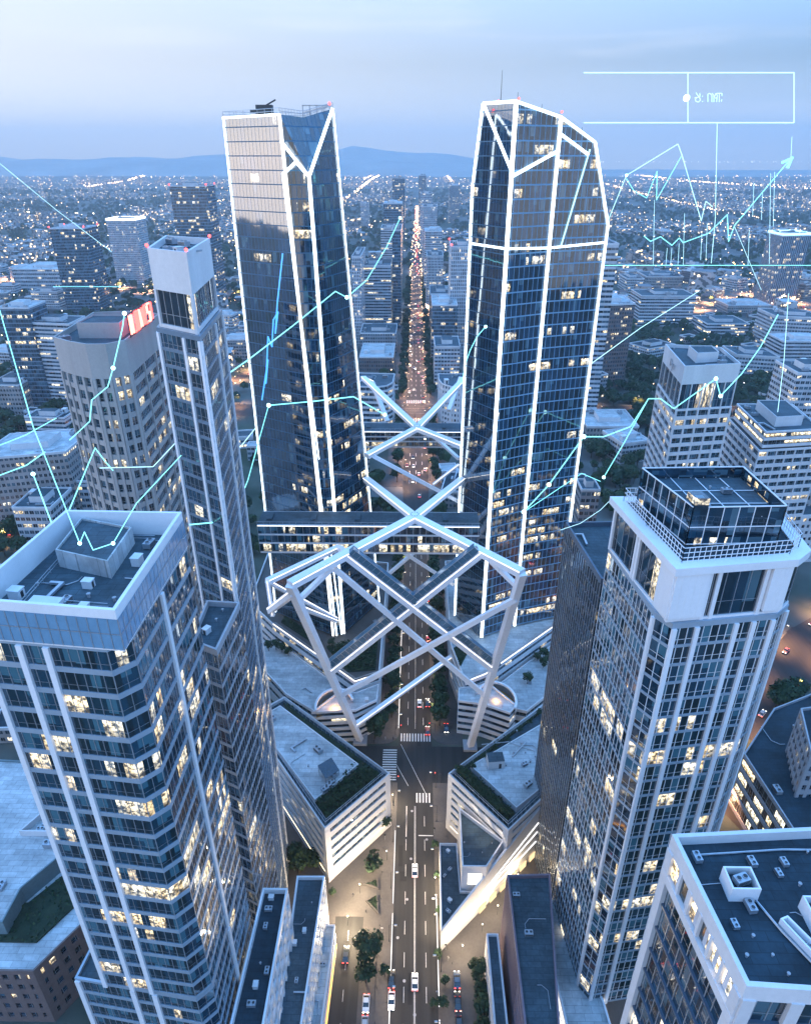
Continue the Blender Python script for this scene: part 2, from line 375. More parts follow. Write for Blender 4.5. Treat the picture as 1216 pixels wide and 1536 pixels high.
AX, AW = 0.9, 6.3           # avenue centre and half width
sheet('avenue', rect(AX-AW, AX+AW, 40, 340), .03, MT['asphalt'])
sheet('avenue_far', [(AX-AW, 340), (AX+AW, 340), (AX+9, 420), (AX+9, 3300), (AX-9, 3300), (AX-9, 420)], .03, MT['asphalt'])
sheet('cross_street', rect(-34, 38, 172, 189), .035, MT['asphalt'])
sheet('side_road', rect(-22.5, -14.2, 40, 123), .03, MT['asphalt'])
sheet('plaza', rect(-60, AX-AW-.05, 40, 172), .012, MT['paving'])
sheet('plaza_right', rect(AX+AW+.05, 60, 40, 172), .012, MT['paving'])
sheet('crossing_boulevard', rect(-500, 620, 560, 592), .04, MT['asphalt'])
sheet('far_boulevard', rect(-900, 900, 985, 1015), .04, MT['asphalt'])
# diagonal roads left and right of the towers
def road(name, pts, w, z=.04):
    mb = MB()
    for a, b in zip(pts, pts[1:]):
        d = Vector((b[0]-a[0], b[1]-a[1])).normalized(); n = Vector((-d.y, d.x))*w/2; e = d*w*.2
        mb.face([(a[0]-n.x-e.x, a[1]-n.y-e.y, z), (b[0]-n.x+e.x, b[1]-n.y+e.y, z), (b[0]+n.x+e.x, b[1]+n.y+e.y, z), (a[0]+n.x-e.x, a[1]+n.y-e.y, z)][::1]); z += .004
    o = mb.build(name, MT['asphalt'], off=(0, 0, 0)); return tag(o, kind='structure')
RIGHT_ROAD = [(104, 345), (93, 260), (110, 170), (132, 120)]
RIGHT_AVE = [atz(1110, 1090, 0), atz(1216, 960, 0), (300, 330), (420, 420)]
LEFT_ROAD = [atz(-60, 860, 0), atz(60, 760, 0), atz(125, 690, 0), atz(160, 655, 0), (-170, 700)]
LEFT_LOW = [(-135, 60), (-128, 110), (-120, 180), (-116, 260)]
EXPRESS = [atz(0, 425, 0), atz(130, 432, 0), atz(260, 438, 0), atz(345, 447, 0), atz(560, 462, 0), atz(620, 468, 0)]
EXPRESS_R = [atz(640, 468, 0), atz(900, 480, 0), atz(1060, 460, 0), atz(1150, 440, 0), atz(1216, 470, 0)]
road('right_street', RIGHT_ROAD, 13, .05); road('right_avenue', RIGHT_AVE, 20, .06)
road('left_street', LEFT_ROAD, 14, .05); road('left_lower_street', LEFT_LOW, 12, .08)
road('expressway', EXPRESS, 30, .1); road('expressway_right', EXPRESS_R, 26, .1)
# kerbs and raised pavements
def kerb(name, poly, mat='paving'): slab(name, poly, .0, .15, MT[mat])
kerb('pavement_left', rect(AX-AW-4.2, AX-AW, 40, 168)); kerb('pavement_right', rect(AX+AW, AX+AW+4.6, 40, 166))
def rounded_corner(x, y, r, sx, sy, x2, y2):
    pts = [(x + sx*r*(1-math.sin(a)), y + sy*r*(1-math.cos(a))) for a in [i*math.pi/12 for i in range(7)]]
    return pts + [(x2, y), (x2, y2), (x, y2)] if False else pts
def corner_block(x, y, r, sx, sy, x2, y2):
    # rectangle from (x,y) to (x2,y2) with the corner at (x,y) rounded
    pts = [(x + sx*r*(1-math.cos(a)), y + sy*r*(1-math.sin(a))) for a in [i*math.pi/2/8 for i in range(9)]]
    return ccw([(x, y2)] + pts + [(x2, y), (x2, y2)])
kerb('pavement_far_left', corner_block(AX-AW, 190, 6, -1, 1, AX-AW-14, 340))
kerb('pavement_far_right', corner_block(AX+AW, 190, 6, 1, 1, AX+AW+12, 340))
kerb('pavement_avenue_left', rect(AX-21, AX-9, 420, 558)); kerb('pavement_avenue_right', rect(AX+9, AX+21, 420, 558))
kerb('pavement_north_left', rect(AX-18, AX-9, 596, 980)); kerb('pavement_north_right', rect(AX+9, AX+18, 596, 980))
kerb('median_island', [(-13.9, 44), (-12.0, 44), (-9.9, 44), (-9.9, 118), (-13.9, 116)])
# painted markings: one flat object per set
mk = MB()
def line(x0, y0, x1, y1, w=.15, z=.042):
    d = Vector((x1-x0, y1-y0)).normalized(); n = Vector((-d.y, d.x))*w/2
    mk.face([(x0+n.x, y0+n.y, z), (x0-n.x, y0-n.y, z), (x1-n.x, y1-n.y, z), (x1+n.x, y1+n.y, z)])
def zebra_x(x0, x1, y0, y1, z=.045, w=.5, step=1.1):     # bars run along y
    x = x0
    while x < x1: mk.face([(x, y0, z), (x+w, y0, z), (x+w, y1, z), (x, y1, z)]); x += step
def zebra_y(x0, x1, y0, y1, z=.047, w=.5, step=1.15):
    y = y0
    while y < y1: mk.face([(x0, y, z), (x1, y, z), (x1, y+w, z), (x0, y+w, z)]); y += step
for x in (AX-2.9, AX+3.2):
    y = 46
    while y < 160: line(x, y, x, y+4); y += 9
    y = 200
    while y < 335: line(x, y, x, y+4); y += 9
line(AX-.12, 44, AX-.12, 162, .12); line(AX+.16, 44, AX+.16, 162, .12); line(AX, 198, AX, 335, .12)
line(AX-2.9, 150, AX-2.9, 162, .25); line(AX+1.2, 150.5, AX+6, 150.5, .35)
zebra_x(AX-5.6, AX+5.8, 191.5, 195.5); zebra_x(AX+.4, AX+5.8, 163.5, 167.5)
zebra_y(-11.2, AX-AW-.6, 173, 187.5, .05)
line(-4.6, 190, 5.2, 166, .14, .05); line(-6, 180, -1.5, 170.5, .14, .05)
for x in (AX-4.5, AX, AX+4.5):
    y = 425
    while y < 1500:
        if not (556 < y < 600): line(x, y, x, y+6, .3, .05)
        y += 16
zebra_x(AX-8.6, AX+8.6, 548, 556, .05, 1.0, 2.0); zebra_x(AX-8.6, AX+8.6, 597, 606, .05, 1.0, 2.0)
for y in (570, 576, 582): line(-60, y, 60, y, .25, .055)
for x in (-18.3,):
    y = 44
    while y < 120: line(x, y, x, y+3, .12); y += 8
tag(mk.build('road_markings', MT['paint'], off=(0, 0, 0)), kind='structure')
# worn asphalt: repair patches, and manhole covers as things
rw = random.Random(8); mp = MB()
for k in range(14):
    x = AX+rw.uniform(-5.4, 4.2); y = rw.uniform(70, 330); w_, l_ = rw.uniform(.8, 2.0), rw.uniform(2, 8); zz = .034+k*.0004
    mp.face([(x, y, zz), (x+w_, y, zz), (x+w_, y+l_, zz), (x, y+l_, zz)])
tag(mp.build('road_repair', plain('patch_asphalt', (.012, .012, .013), .8, .3, .6), off=(0, 0, 0)), kind='structure')
# hills along the horizon
hb = MB(); rngh = np.random.RandomState(4)
def ridge(y, x0, x1, hfun, depth, mat):
    n = 90; rows = []
    for j, (fy, fz) in enumerate(((0, 0), (.25, .45), (.5, .85), (.7, 1.0), (1.0, .0))):
        rows.append([(x0+(x1-x0)*i/n, y+depth*fy + 300*mnoise.noise((i*.2, j, y)), max(0, hfun((x0+(x1-x0)*i/n))*fz*(1+.16*mnoise.noise((i*.4, j*2.3, 5))))) for i in range(n+1)])
    for r0, r1 in zip(rows, rows[1:]):
        for i in range(n): hb.face([r0[i], r0[i+1], r1[i+1], r1[i]], mat)
def hf(seed, base, amp, sc):
    return lambda x: max(0, base + amp*(mnoise.noise((x*sc, seed, 0)) + .5*mnoise.noise((x*sc*2.7, seed, 3)) + .2*mnoise.noise((x*sc*7, seed, 8))))
def fade(x): t = max(0, min(1, (4200-x)/5200)); return t*t*(3-2*t)
h1, h2 = hf(2.2, 300, 170, .00026), hf(7.7, 420, 330, .00024)
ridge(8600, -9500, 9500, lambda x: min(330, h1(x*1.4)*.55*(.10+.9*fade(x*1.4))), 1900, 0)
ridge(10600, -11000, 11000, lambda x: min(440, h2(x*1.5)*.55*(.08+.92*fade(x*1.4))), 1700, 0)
tag(hb.build('hills', plain('hill_haze_tint', (.38, .38, .37), .9, .3, .002), off=(0, 0, 0), smooth=True), kind='structure')  # distance haze is painted into the hills: base colour much paler than their slopes

# ================================================================ building engine
def part_mesh(name, mesh, parent, loc, rz=0, scale=None):
    o = bpy.data.objects.new(name, mesh); COL.objects.link(o); o.parent = parent; o.location = loc; o.rotation_euler[2] = rz
    if scale: o.scale = scale
    return o
def mesh_only(name, mb, mats):
    o = mb.build(name, mats, off=(0, 0, 0)); me = o.data; bpy.data.objects.remove(o); return me
# roof plant kit (shared meshes)
def _unit():
    b = MB(); b.box(-1.6, 1.6, -1.0, 1.0, .25, 1.7, 0); b.box(-1.4, -1.2, -.9, .9, 0, .25, 1); b.box(1.2, 1.4, -.9, .9, 0, .25, 1)
    for x in (-.8, .8):
        b.tube([(x, 0, 1.7), (x, 0, 1.95)], .6, 12, 0); b.tube([(x, 0, 1.95), (x, 0, 1.96)], .5, 12, 1)
    for k in range(5): b.box(-1.45, 1.45, -1.03, -1.0, .5+k*.22, .6+k*.22, 1)
    return b
def _duct():
    b = MB(); b.beam((-4, 0, .8), (4, 0, .8), .8, .6); b.beam((4, -.4, .8), (4, 3.0, .8), .8, .6)
    for x in (-3, 0, 3): b.box(x-.1, x+.1, -.3, .3, 0, .5, 1)
    return b
def _pipe():
    b = MB(); b.tube([(-5, 0, .3), (2, 0, .3), (4, 2.2, .3), (4, 4, .3)], .14, 6, 0)
    for x in (-4, -1, 2): b.box(x-.12, x+.12, -.15, .15, 0, .2, 1)
    return b
def _hatch():
    b = MB(); b.box(-1.1, 1.1, -1.4, 1.4, 0, 2.4, 0); b.box(-1.25, 1.25, -1.55, 1.55, 2.4, 2.6, 0); b.box(-.45, .45, -1.44, -1.4, .1, 2.0, 1); return b
def _vent():
    b = MB(); b.tube([(0, 0, 0), (0, 0, .9)], .3, 8, 0); b.tube([(0, 0, .9), (0, 0, 1.15)], .5, 8, 0); return b
KIT = dict(air_handler=mesh_only('air_handler', _unit(), [MT['metal'], MT['dark']]), duct=mesh_only('duct', _duct(), [MT['metal'], MT['dark']]),
           pipe=mesh_only('pipe', _pipe(), [MT['metal'], MT['dark']]), stair_head=mesh_only('stair_head', _hatch(), [MT['white2'], MT['dark']]),
           vent=mesh_only('vent', _vent(), [MT['grey'], MT['dark']]))
def inside(poly, p):
    c = False; n = len(poly)
    for i in range(n):
        a, b = poly[i], poly[i-1]
        if (a[1] > p[1]) != (b[1] > p[1]) and p[0] < (b[0]-a[0])*(p[1]-a[1])/(b[1]-a[1])+a[0]: c = not c
    return c
def roof_kit(root, poly, z, seed, n, avoid=(), kinds=('air_handler', 'air_handler', 'duct', 'pipe', 'vent', 'vent', 'stair_head'), sc=1.0):
    r = random.Random(seed); xs = [p[0] for p in poly]; ys = [p[1] for p in poly]; q = inset(poly, 2.2*sc); done = 0
    e0 = (poly[1][0]-poly[0][0], poly[1][1]-poly[0][1]); rot = math.atan2(e0[1], e0[0]); spots = []
    for _ in range(n*12):
        if done >= n: break
        p = (r.uniform(min(xs), max(xs)), r.uniform(min(ys), max(ys)))
        if not inside(q, p) or any(inside(a, p) for a in avoid) or any(math.dist(p, s) < 4.5*sc for s in spots): continue
        k = r.choice(kinds); spots.append(p); done += 1
        s = sc*r.uniform(.8, 1.15)
        part_mesh(k, KIT[k], root, (p[0]-root.location.x, p[1]-root.location.y, z-root.location.z), rot + r.choice((0, math.pi/2, math.pi)), (s, s, s))
def faces_cam(a, b, margin=-.35):
    nx, ny = (b[1]-a[1]), -(b[0]-a[0]); L = math.hypot(nx, ny) or 1; mx, my = (a[0]+b[0])/2, (a[1]+b[1])/2; d = math.hypot(mx, my)
    return (nx*-mx + ny*-my)/(L*d) > margin
def glass_band(root, poly, h, glass, mull, mullm, mw=.1, name='window_band'):
    """one storey's ribbon of glazing as a mesh (local to root, z from 0)"""
    b = MB(); u = 0; n = len(poly)
    for i in range(n):
        a, c = poly[i], poly[(i+1) % n]; L = math.dist(a, c)
        b.face([(*a, 0), (*c, 0), (*c, h), (*a, h)], 0, [(u, .02), (u+L, .02), (u+L, .98), (u, .98)])
        if mull and faces_cam(a, c):
            k = max(1, round(L/mull)); dx, dy = (c[0]-a[0])/L, (c[1]-a[1])/L; nx, ny = dy, -dx
            for j in range(k+1):
                s = L*j/k; x, y = a[0]+dx*s, a[1]+dy*s; w = mw/2; d = .09
                P = [(x-dx*w, y-dy*w), (x-dx*w+nx*d, y-dy*w+ny*d), (x+dx*w+nx*d, y+dy*w+ny*d), (x+dx*w, y+dy*w)]
                for q, r in ((0, 1), (1, 2), (2, 3)): b.face([(*P[q], 0), (*P[r], 0), (*P[r], h), (*P[q], h)], 1)
            if h > 1.6:
                P = [(a[0], a[1]), (c[0], c[1])]; zz = h*.3
                b.face([(a[0]+nx*.05, a[1]+ny*.05, zz), (c[0]+nx*.05, c[1]+ny*.05, zz), (c[0]+nx*.05, c[1]+ny*.05, zz+mw*.8), (a[0]+nx*.05, a[1]+ny*.05, zz+mw*.8)], 1)
        u += L
    lo = root.location
    b.v = [(v[0]-lo.x, v[1]-lo.y, v[2]) for v in b.v]
    return mesh_only(name, b, [glass, mullm])
def building(name, label, cat, poly, z0, z1, fh, wall, glass, gh=.6, rec=.3, pier=None, pw=.6, pd=.3, top=1.6, parapet=1.1, roofm='roof', group=None,
             kit=6, mull=1.6, mw=.1, seed=1, base=0.0, pent=None, mullm=None, pierm=None, root=None, sc=1.0, parts=True, roofdrop=0.0, bands=True, avoid=()):
    poly = ccw(poly); c = cen(poly)
    r = root or thing(name, label, cat, (c[0], c[1], z0), group)
    wm = MT[wall] if isinstance(wall, str) else wall; gm = GL[glass] if isinstance(glass, str) else glass
    zt = z1 - top; n = max(1, int(round((zt - z0 - base)/fh))); fh = (zt - z0 - base)/n
    inn = inset(poly, rec); w = MB()
    if base: ringwall(w, poly, rec+.05, z0, z0+base, 0, inner=False)
    for i in range(n): ringwall(w, poly, rec+.05, z0+base+i*fh, z0+base+i*fh+fh*(1-gh), 0, inner=False)
    ringwall(w, poly, .45, zt, z1, 0)
    zr = zt + .05 - roofdrop if top > parapet else z1 - parapet
    zr = z1 - parapet - roofdrop
    w.build('wall', [wm], r)
    rb = MB(); q = inset(poly, .2); rb.face([(p[0], p[1], zr) for p in q], 0, [(p[0], p[1]) for p in q]); rb.build('roof', [MT[roofm]], r)
    me = glass_band(r, inn, fh*gh, gm, mull, MT[mullm or 'metal'], mw)
    for i in range(n): part_mesh('window_band', me, r, (0, 0, z0 - r.location.z + base + i*fh + fh*(1-gh)))
    if pier:
        cnt = 0
        for i in range(len(poly)):
            a, b = poly[i], poly[(i+1) % len(poly)]; L = math.dist(a, b)
            if not faces_cam(a, b) or L < 1.2: continue
            if callable(pier): ss = pier(i, L)
            else:
                k = max(1, round(L/pier)); ss = [L*j/k for j in range(k+1)]
            if not ss: continue
            ang = math.atan2(b[1]-a[1], b[0]-a[0]); H = zt - z0 + .02
            pb = MB(); pb.box(-pw/2, pw/2, -pd, rec+.02, 0, H, 0)
            pm = mesh_only('pier', pb, [MT[pierm] if pierm else wm])
            for s in ss:
                s = min(max(s, pw/2), L-pw/2)
                if cnt < 100:
                    part_mesh('pier', pm, r, (a[0]+(b[0]-a[0])*s/L - c[0] if root is None else a[0]+(b[0]-a[0])*s/L - r.location.x,
                                              a[1]+(b[1]-a[1])*s/L - r.location.y, z0 - r.location.z), ang); cnt += 1
    av = list(avoid)
    if pent:
        for (pp, ph, pmn) in pent:
            pp = ccw(pp); pb = MB(); pb.prism(pp, zr, zr+ph, 0, cap=1, bottom=False); ringwall(pb, pp, .25, zr+ph, zr+ph+.35, 0)
            pb.build('penthouse', [MT[pmn], MT['roof' if roofm != 'roofl' else 'roofl']], r); av.append(inset(pp, -2.0))
    if kit: roof_kit(r, inset(poly, .4), zr, seed, kit, av, sc=sc)
    return r
# ================================================================ the two landmark towers
def facet(root, pts, fh, mat, name='curtain_wall'):
    p = [Vector(q) for q in pts]; nrm = Vector((0, 0, 0))
    for i in range(len(p)): nrm += p[i].cross(p[(i+1) % len(p)])
    nrm.normalize(); h = Vector((0, 0, 1)).cross(nrm).normalized()
    b = MB(); b.face([tuple(q) for q in p], 0, [(q.dot(h)+500, q.z/fh) for q in p]); return b.build(name, mat, root)
def strip(root, pts, w, mat='strip', out=(0, -.35), d=.5, name='light_strip'):
    b = MB(); pts = [(p[0]+out[0], p[1]+out[1], p[2]) for p in pts]
    for a, c in zip(pts, pts[1:]): b.beam(a, c, w*.8, d, 0, upv=(0, 1, 0))
    return b.build(name, MT[mat], root)
def on_plane(px, py, pts):
    a, b, c = [Vector(q) for q in pts[:3]]; n = (b-a).cross(c-a); o = Vector((0, 0, CAM_H)); d = Vector(ray(px, py))
    return tuple(o + d*((a-o).dot(n)/d.dot(n)))
# ---- left tower: faceted, with folded crown
FH = 4.0; ZB = 20.0
Lg = (-61.5, 247.5); Cg = (-34.0, 231.0); C2 = (-29.6, 232.6); Rg = (-15.8, 256.0); Bg = (-40, 284)
tL = (-61.3, 247.5, 210.8); tC = (-41.2, 235.4, 211.2)
V_ = aty(464, 265, 235.0); tR = aty(499, 163, 251.0); N_ = aty(455, 176, 244.0); tB = (-40, 280, 212)
L0, C0, C20, R0, B0 = [(*q, ZB) for q in (Lg, Cg, C2, Rg, Bg)]
GT = thing('glass_tower', 'tall faceted dark glass tower with folded crown and glowing edges, left of the avenue', 'skyscraper', (-38, 252, ZB))
facet(GT, [L0, C0, tC, tL], FH, GL['mirror']); facet(GT, [C0, C20, V_], FH, GL['towerL']); facet(GT, [C0, V_, tC], FH, GL['towerL'])
facet(GT, [tC, V_, N_], FH, GL['towerL']); facet(GT, [C20, R0, V_], FH, GL['towerL']); facet(GT, [R0, tR, V_], FH, GL['towerL'])
facet(GT, [V_, tR, N_], FH, GL['towerL']); facet(GT, [R0, B0, tB, tR], FH, GL['towerL']); facet(GT, [B0, L0, tL, tB], FH, GL['towerL'])
b = MB(); c0 = (-42, 250, 209.5)
for a, d in ((tL, tC), (tC, N_), (N_, tR), (tR, tB), (tB, tL)): b.face([(a[0], a[1], a[2]-.6), (d[0], d[1], d[2]-.6), c0])
b.build('roof', MT['roofd'], GT)
MP = [C0, V_, tC]; UP = [tC, V_, N_]
kL = on_plane(424, 262, MP); kT = on_plane(444, 243, UP); uL = on_plane(421, 211, UP); vS = (V_[0], V_[1]-.2, V_[2])
strip(GT, [tL, tC], .7); strip(GT, [tL, L0], .26, 'strip'); strip(GT, [tC, C0], 1.1, 'strip2'); strip(GT, [vS, (C20[0], C20[1], ZB)], 1.25)
strip(GT, [vS, tR], 1.1); strip(GT, [uL, vS], 1.0); strip(GT, [kL, kT, vS], 1.0); strip(GT, [kL, (C20[0]-.9, C20[1]-.5, ZB)], .5)
strip(GT, [kL, (Cg[0]+1.3, Cg[1]+.1, ZB)], .6, out=(.2, -.3))
strip(GT, [tR, R0], .4, out=(.2, -.2))
b = MB()                       # rooftop railing and maintenance crane
pts = [tL, tC, N_, tR, tB]
for a, d in zip(pts, pts[1:]+pts[:1]):
    for k in range(9):
        x = [a[i]+(d[i]-a[i])*k/8 for i in range(3)]; b.tube([(x[0], x[1], x[2]-.3), (x[0], x[1], x[2]+1.7)], .07, 4)
    for dz in (.9, 1.7): b.tube([(a[0], a[1], a[2]+dz), (d[0], d[1], d[2]+dz)], .07, 4)
b.build('railing', MT['metal'], GT)
b = MB(); b.box(-50, -45, 244, 247, 209, 214.2); b.box(-52, -50, 245, 246, 212, 213); b.tube([(-47, 245, 214), (-43.5, 243, 215.4)], .25, 5); b.build('maintenance_cradle', MT['dark'], GT)
b = MB()
for k in range(5): b.beam((-38+k*2.3, 262, 209), (-38+k*2.3, 262, 215.2), .3, .3)
b.beam((-38, 262, 215), (-28.8, 262, 215), .3, .3); b.beam((-38, 262, 213), (-28.8, 258, 214.6), .25, .25); b.build('roof_frame', MT['metal'], GT)
part = MB(); part.ball((-28.0, 252.5, 215), .5); part.build('beacon', MT['red'], GT)
# ---- right tower: sliced prism
c0, c1, c2, c3, c4, c5 = (18.2, 246.0), (28.7, 231.0), (43.6, 239.0), (63.6, 246.0), (59, 268), (24, 270)
HT = thing('glass_tower', 'tall dark glass tower with sloping sliced roof and bright vertical lines, right of the avenue', 'skyscraper', (40, 250, ZB))
f = .19; t0 = (c0[0]+f*(c1[0]-c0[0]), c0[1]+f*(c1[1]-c0[1]), 214.4); t1 = (*c1, 214.2); t2 = (*c2, 210.6)
g = .60; t3 = (c2[0]+g*(c3[0]-c2[0]), c2[1]+g*(c3[1]-c2[1]), 204.0); k3 = (*c3, 179.9); k0 = (*c0, 191.0); t4 = (*c4, 185.0); t5 = (*c5, 205.0)
z = lambda q: (*q, ZB)
facet(HT, [z(c0), z(c1), t1, t0, k0], FH, GL['mirror']); facet(HT, [z(c1), z(c2), t2, t1], FH, GL['towerR'])
facet(HT, [z(c2), z(c3), k3, t3, t2], FH, GL['towerR']); facet(HT, [z(c3), z(c4), t4, k3], FH, GL['towerR'])
facet(HT, [z(c4), z(c5), t5, t4], FH, GL['towerR']); facet(HT, [z(c5), z(c0), k0, t5], FH, GL['towerR'])
b = MB(); m_ = (38, 252, 207)
for a, d in ((t0, t1), (t1, t2), (t2, t3), (t3, k3), (k3, t4), (t4, t5), (t5, k0), (k0, t0)): b.face([(a[0], a[1], a[2]-.4), (d[0], d[1], d[2]-.4), m_])
b.build('roof', MT['roofd'], HT)
on1 = lambda zz, q: (*q, zz)
strip(HT, [z(c1), t1], 1.5); strip(HT, [z(c2), t2], 1.25); strip(HT, [z(c0), k0, t0], .55, out=(-.25, -.2)); strip(HT, [z(c3), k3, t3], .85, out=(.1, -.35))
strip(HT, [t0, t1], 1.0); strip(HT, [t1, t2], .9); strip(HT, [t2, t3], .9)
strip(HT, [on1(174, c0), on1(174, c1)], .75); strip(HT, [on1(174, c1), on1(173.4, c2)], .75); strip(HT, [on1(173.4, c2), on1(174.4, c3)], .75)
strip(HT, [t0, on1(196, c1)], 1.0); strip(HT, [on1(194.5, c1), on1(201.5, c2)], 1.05)
F2 = [z(c2), z(c3), k3]
strip(HT, [on1(206.3, c2), on_plane(882, 232, F2)], .95); strip(HT, [on_plane(884, 224, F2), on_plane(840, 371, F2)], .5, 'holow')
for (x, y, zz, h) in ((25.5, 243, 213.5, 9.5), (30, 238, 214, 3), (44, 244, 209, 3.4), (50, 246, 206.5, 2.2), (52, 247, 205.6, 2.6), (38, 242, 212, 2.2)): b = MB(); b.tube([(x, y, zz-1), (x, y, zz+h)], .13, 5, r2=.05); b.build('antenna', MT['dark'], HT)
for p in ((24.5, 240, 214.8), (30, 235, 215.2), (43.8, 239.5, 212)): b = MB(); b.ball(p, .35); b.build('beacon', MT['red'], HT)
# ---- skybridges between the towers
def skybridge(label, x0, x1, y0, y1, z0, z1):
    r = thing('skybridge', label, 'bridge', ((x0+x1)/2, (y0+y1)/2, z0))
    n = 3; h = (z1-z0-1.6)/n
    b = MB(); b.box(x0, x1, y0+.6, y1-.6, z0, z0+1.0); b.box(x0, x1, y0, y1, z1-.6, z1-.02, 0)
    tp = MB(); tp.box(x0, x1, y0+.5, y1-.5, z1-.02, z1+.12, 0)
    for k in range(5): tp.box(x0+3+k*(x1-x0)/5, x0+5+k*(x1-x0)/5, y0+3, y1-3, z1+.12, z1+.9, 0)
    tp.build('roof', [MT['roof']], r)
    for i in range(1, n): b.box(x0, x1, y0+.1, y1-.1, z0+1.0+i*h-.3, z0+1.0+i*h+.3)
    b.build('deck', [MT['white2']], r)
    b = MB()
    for i in range(n):
        for (ya, yb, s) in ((y0+.35, y0+.35, 1), (y1-.35, y1-.35, -1)):
            za, zb = z0+1.0+i*h+(.3 if i else 0), z0+1.0+(i+1)*h-(.3 if i < n-1 else 0)
            q = [(x0, ya, za), (x1, ya, za), (x1, ya, zb), (x0, ya, zb)]; uv = [(x0, i+.02), (x1, i+.02), (x1, i+.98), (x0, i+.98)]
            b.face(q if s > 0 else q[::-1], 0, uv if s > 0 else uv[::-1])
    b.build('glazing', [GL['officeblue']], r)
    b = MB()
    x = x0
    while x <= x1: b.box(x-.06, x+.06, y0+.2, y0+.34, z0+1, z1-.6); x += 2.4
    b.build('mullion', [MT['metal']], r)
    b = MB(); x = x0
    while x <= x1: b.box(x-.04, x+.04, y0+.1, y0+.18, z1, z1+1.2); x += 2.4
    b.box(x0, x1, y0+.1, y0+.18, z1+1.15, z1+1.25); b.build('railing', [MT['metal']], r)
    b = MB(); b.box(x0, x1, y0-.05, y0-.01, z1-.55, z1-.35); b.build('light_strip', [MT['strip2']], r)
    return r
skybridge('dark glazed skybridge joining the two lit glass towers just behind the near lattice crossing', -58, 24, 219.5, 230.5, 67, 79.5)
skybridge('far glazed skybridge over the avenue behind the second lattice crossing', -46, 48, 318, 330, 70, 79)
# ---- white steel lattice over the avenue
LT = thing('steel_lattice', 'giant white steel lattice of crossing beams standing over the avenue between the glass towers', 'lattice structure', (0, 192, 0))
BZ = 97.5
def lbeam(p, q, w=2.6, h=2.2, lit=True, name='beam', m='steel'):
    w *= .84; h *= .84; b = MB(); b.beam(p, q, w, h); o = b.build(name, MT[m], LT)
    L_ = (Vector(q)-Vector(p)).length; d_ = (Vector(q)-Vector(p))/L_; e = MB()
    for k in range(1, int(L_/13)+1): c_ = Vector(p)+d_*(k*L_/(int(L_/13)+1)); e.beam(c_-d_*.09, c_+d_*.09, w+.05, h+.05)
    if L_ > 13: e.build('splice', MT['white'], o, off=LT.location)
    if lit:
        d = (Vector(q)-Vector(p)).normalized(); s = d.cross(Vector((0, 0, 1))).normalized()
        if s.y > 0: s = -s
        e = MB(); off = s*(w/2+.03) + Vector((0, 0, h*.36))
        e.beam(Vector(p)+off, Vector(q)+off, .06, .22); e.build('light_strip', MT['strip2'], o, off=LT.location)
    return o
apex, ap2 = (0.1, 192.2, BZ), (.9, 273.0, BZ)
sl, sr = (-33.4, 153.1, BZ), (30.0, 159.8, BZ); ml, mr = (-20, 224, BZ-1), (18.5, 223, BZ-1); fl, fr = (-27.1, 347, BZ), (24.5, 343, BZ)
fl2, fr2 = (-22, 226, BZ), (22, 226, BZ)
lbeam(sl, apex, 3.0, 2.6); lbeam(sr, apex, 3.0, 2.6); lbeam(apex, aty(549, 719, 246), 3, 2.4); lbeam(apex, aty(693, 719, 245), 3, 2.4)
lbeam(aty(550, 684, 252), ap2, 3, 2.4); lbeam(aty(694, 670, 247), ap2, 3, 2.4); lbeam(ap2, fl, 3, 2.4); lbeam(ap2, fr, 3, 2.4)
legL, legR = aty(541, 1112, 190.0), aty(703, 1122, 188.0)
lbeam(sl, (-20.2, 191.5, 0), 2.6, 2.4, False, 'leg'); lbeam(sr, (21.8, 189.2, 0), 2.6, 2.4, False, 'leg')
def plate(p, r, nrm=(0, -1, .35)):                     # bolted node plates where members meet
    n_ = Vector(nrm).normalized(); b = MB(); b.tube([Vector(p)-n_*1.3, Vector(p)+n_*1.3], r, 10); o = b.build('node_plate', MT['steel'], LT)
    x_ = n_.cross(Vector((1, 0, 0))).normalized(); y_ = n_.cross(x_)
    for k in range(10):
        a = k*math.pi/5; q = Vector(p)+n_*1.32+(x_*math.cos(a)+y_*math.sin(a))*r*.75; e = MB(); e.tube([q, q+n_*.12], .14, 6); e.build('bolt', MT['dark'], o, off=LT.location)
for p_, r_ in ((apex, 1.7), (ap2, 1.7)): plate(p_, r_, (0, 0, 1))
for p_ in ((-20.2, 191.5, .6), (21.8, 189.2, .6)):
    b = MB(); b.box(p_[0]-2.6, p_[0]+2.6, p_[1]-2.6, p_[1]+2.6, 0, 1.1); b.build('footing', MT['grey'], LT)
def along(p, q, t): return tuple(p[i]+(q[i]-p[i])*t for i in range(3))
LL, RL = ((sl, (-20.2, 191.5, 0))), ((sr, (21.8, 189.2, 0)))
def near_px(seg, px, py):                                 # parameter on a beam seen at that bearing
    best = 0, 1e9
    for k in range(201):
        p = along(seg[0], seg[1], k/200); d = ray(px, py); v = Vector(p)-Vector((0, 0, CAM_H)); dd = Vector(d).normalized()
        e = (v.normalized()-dd).length
        if e < best[1]: best = k/200, e
    return along(seg[0], seg[1], best[0])
k_ = 520/1216.
Q = lambda zx, zy: (380+zx*k_, 560+zy*.4276)
SL, SR = (sl, apex), (sr, apex)
xa = near_px(LL, *Q(275, 1045)); xb = near_px(SR, *Q(785, 655)); xc = near_px(SL, *Q(335, 655)); xd = near_px(RL, *Q(828, 1030))
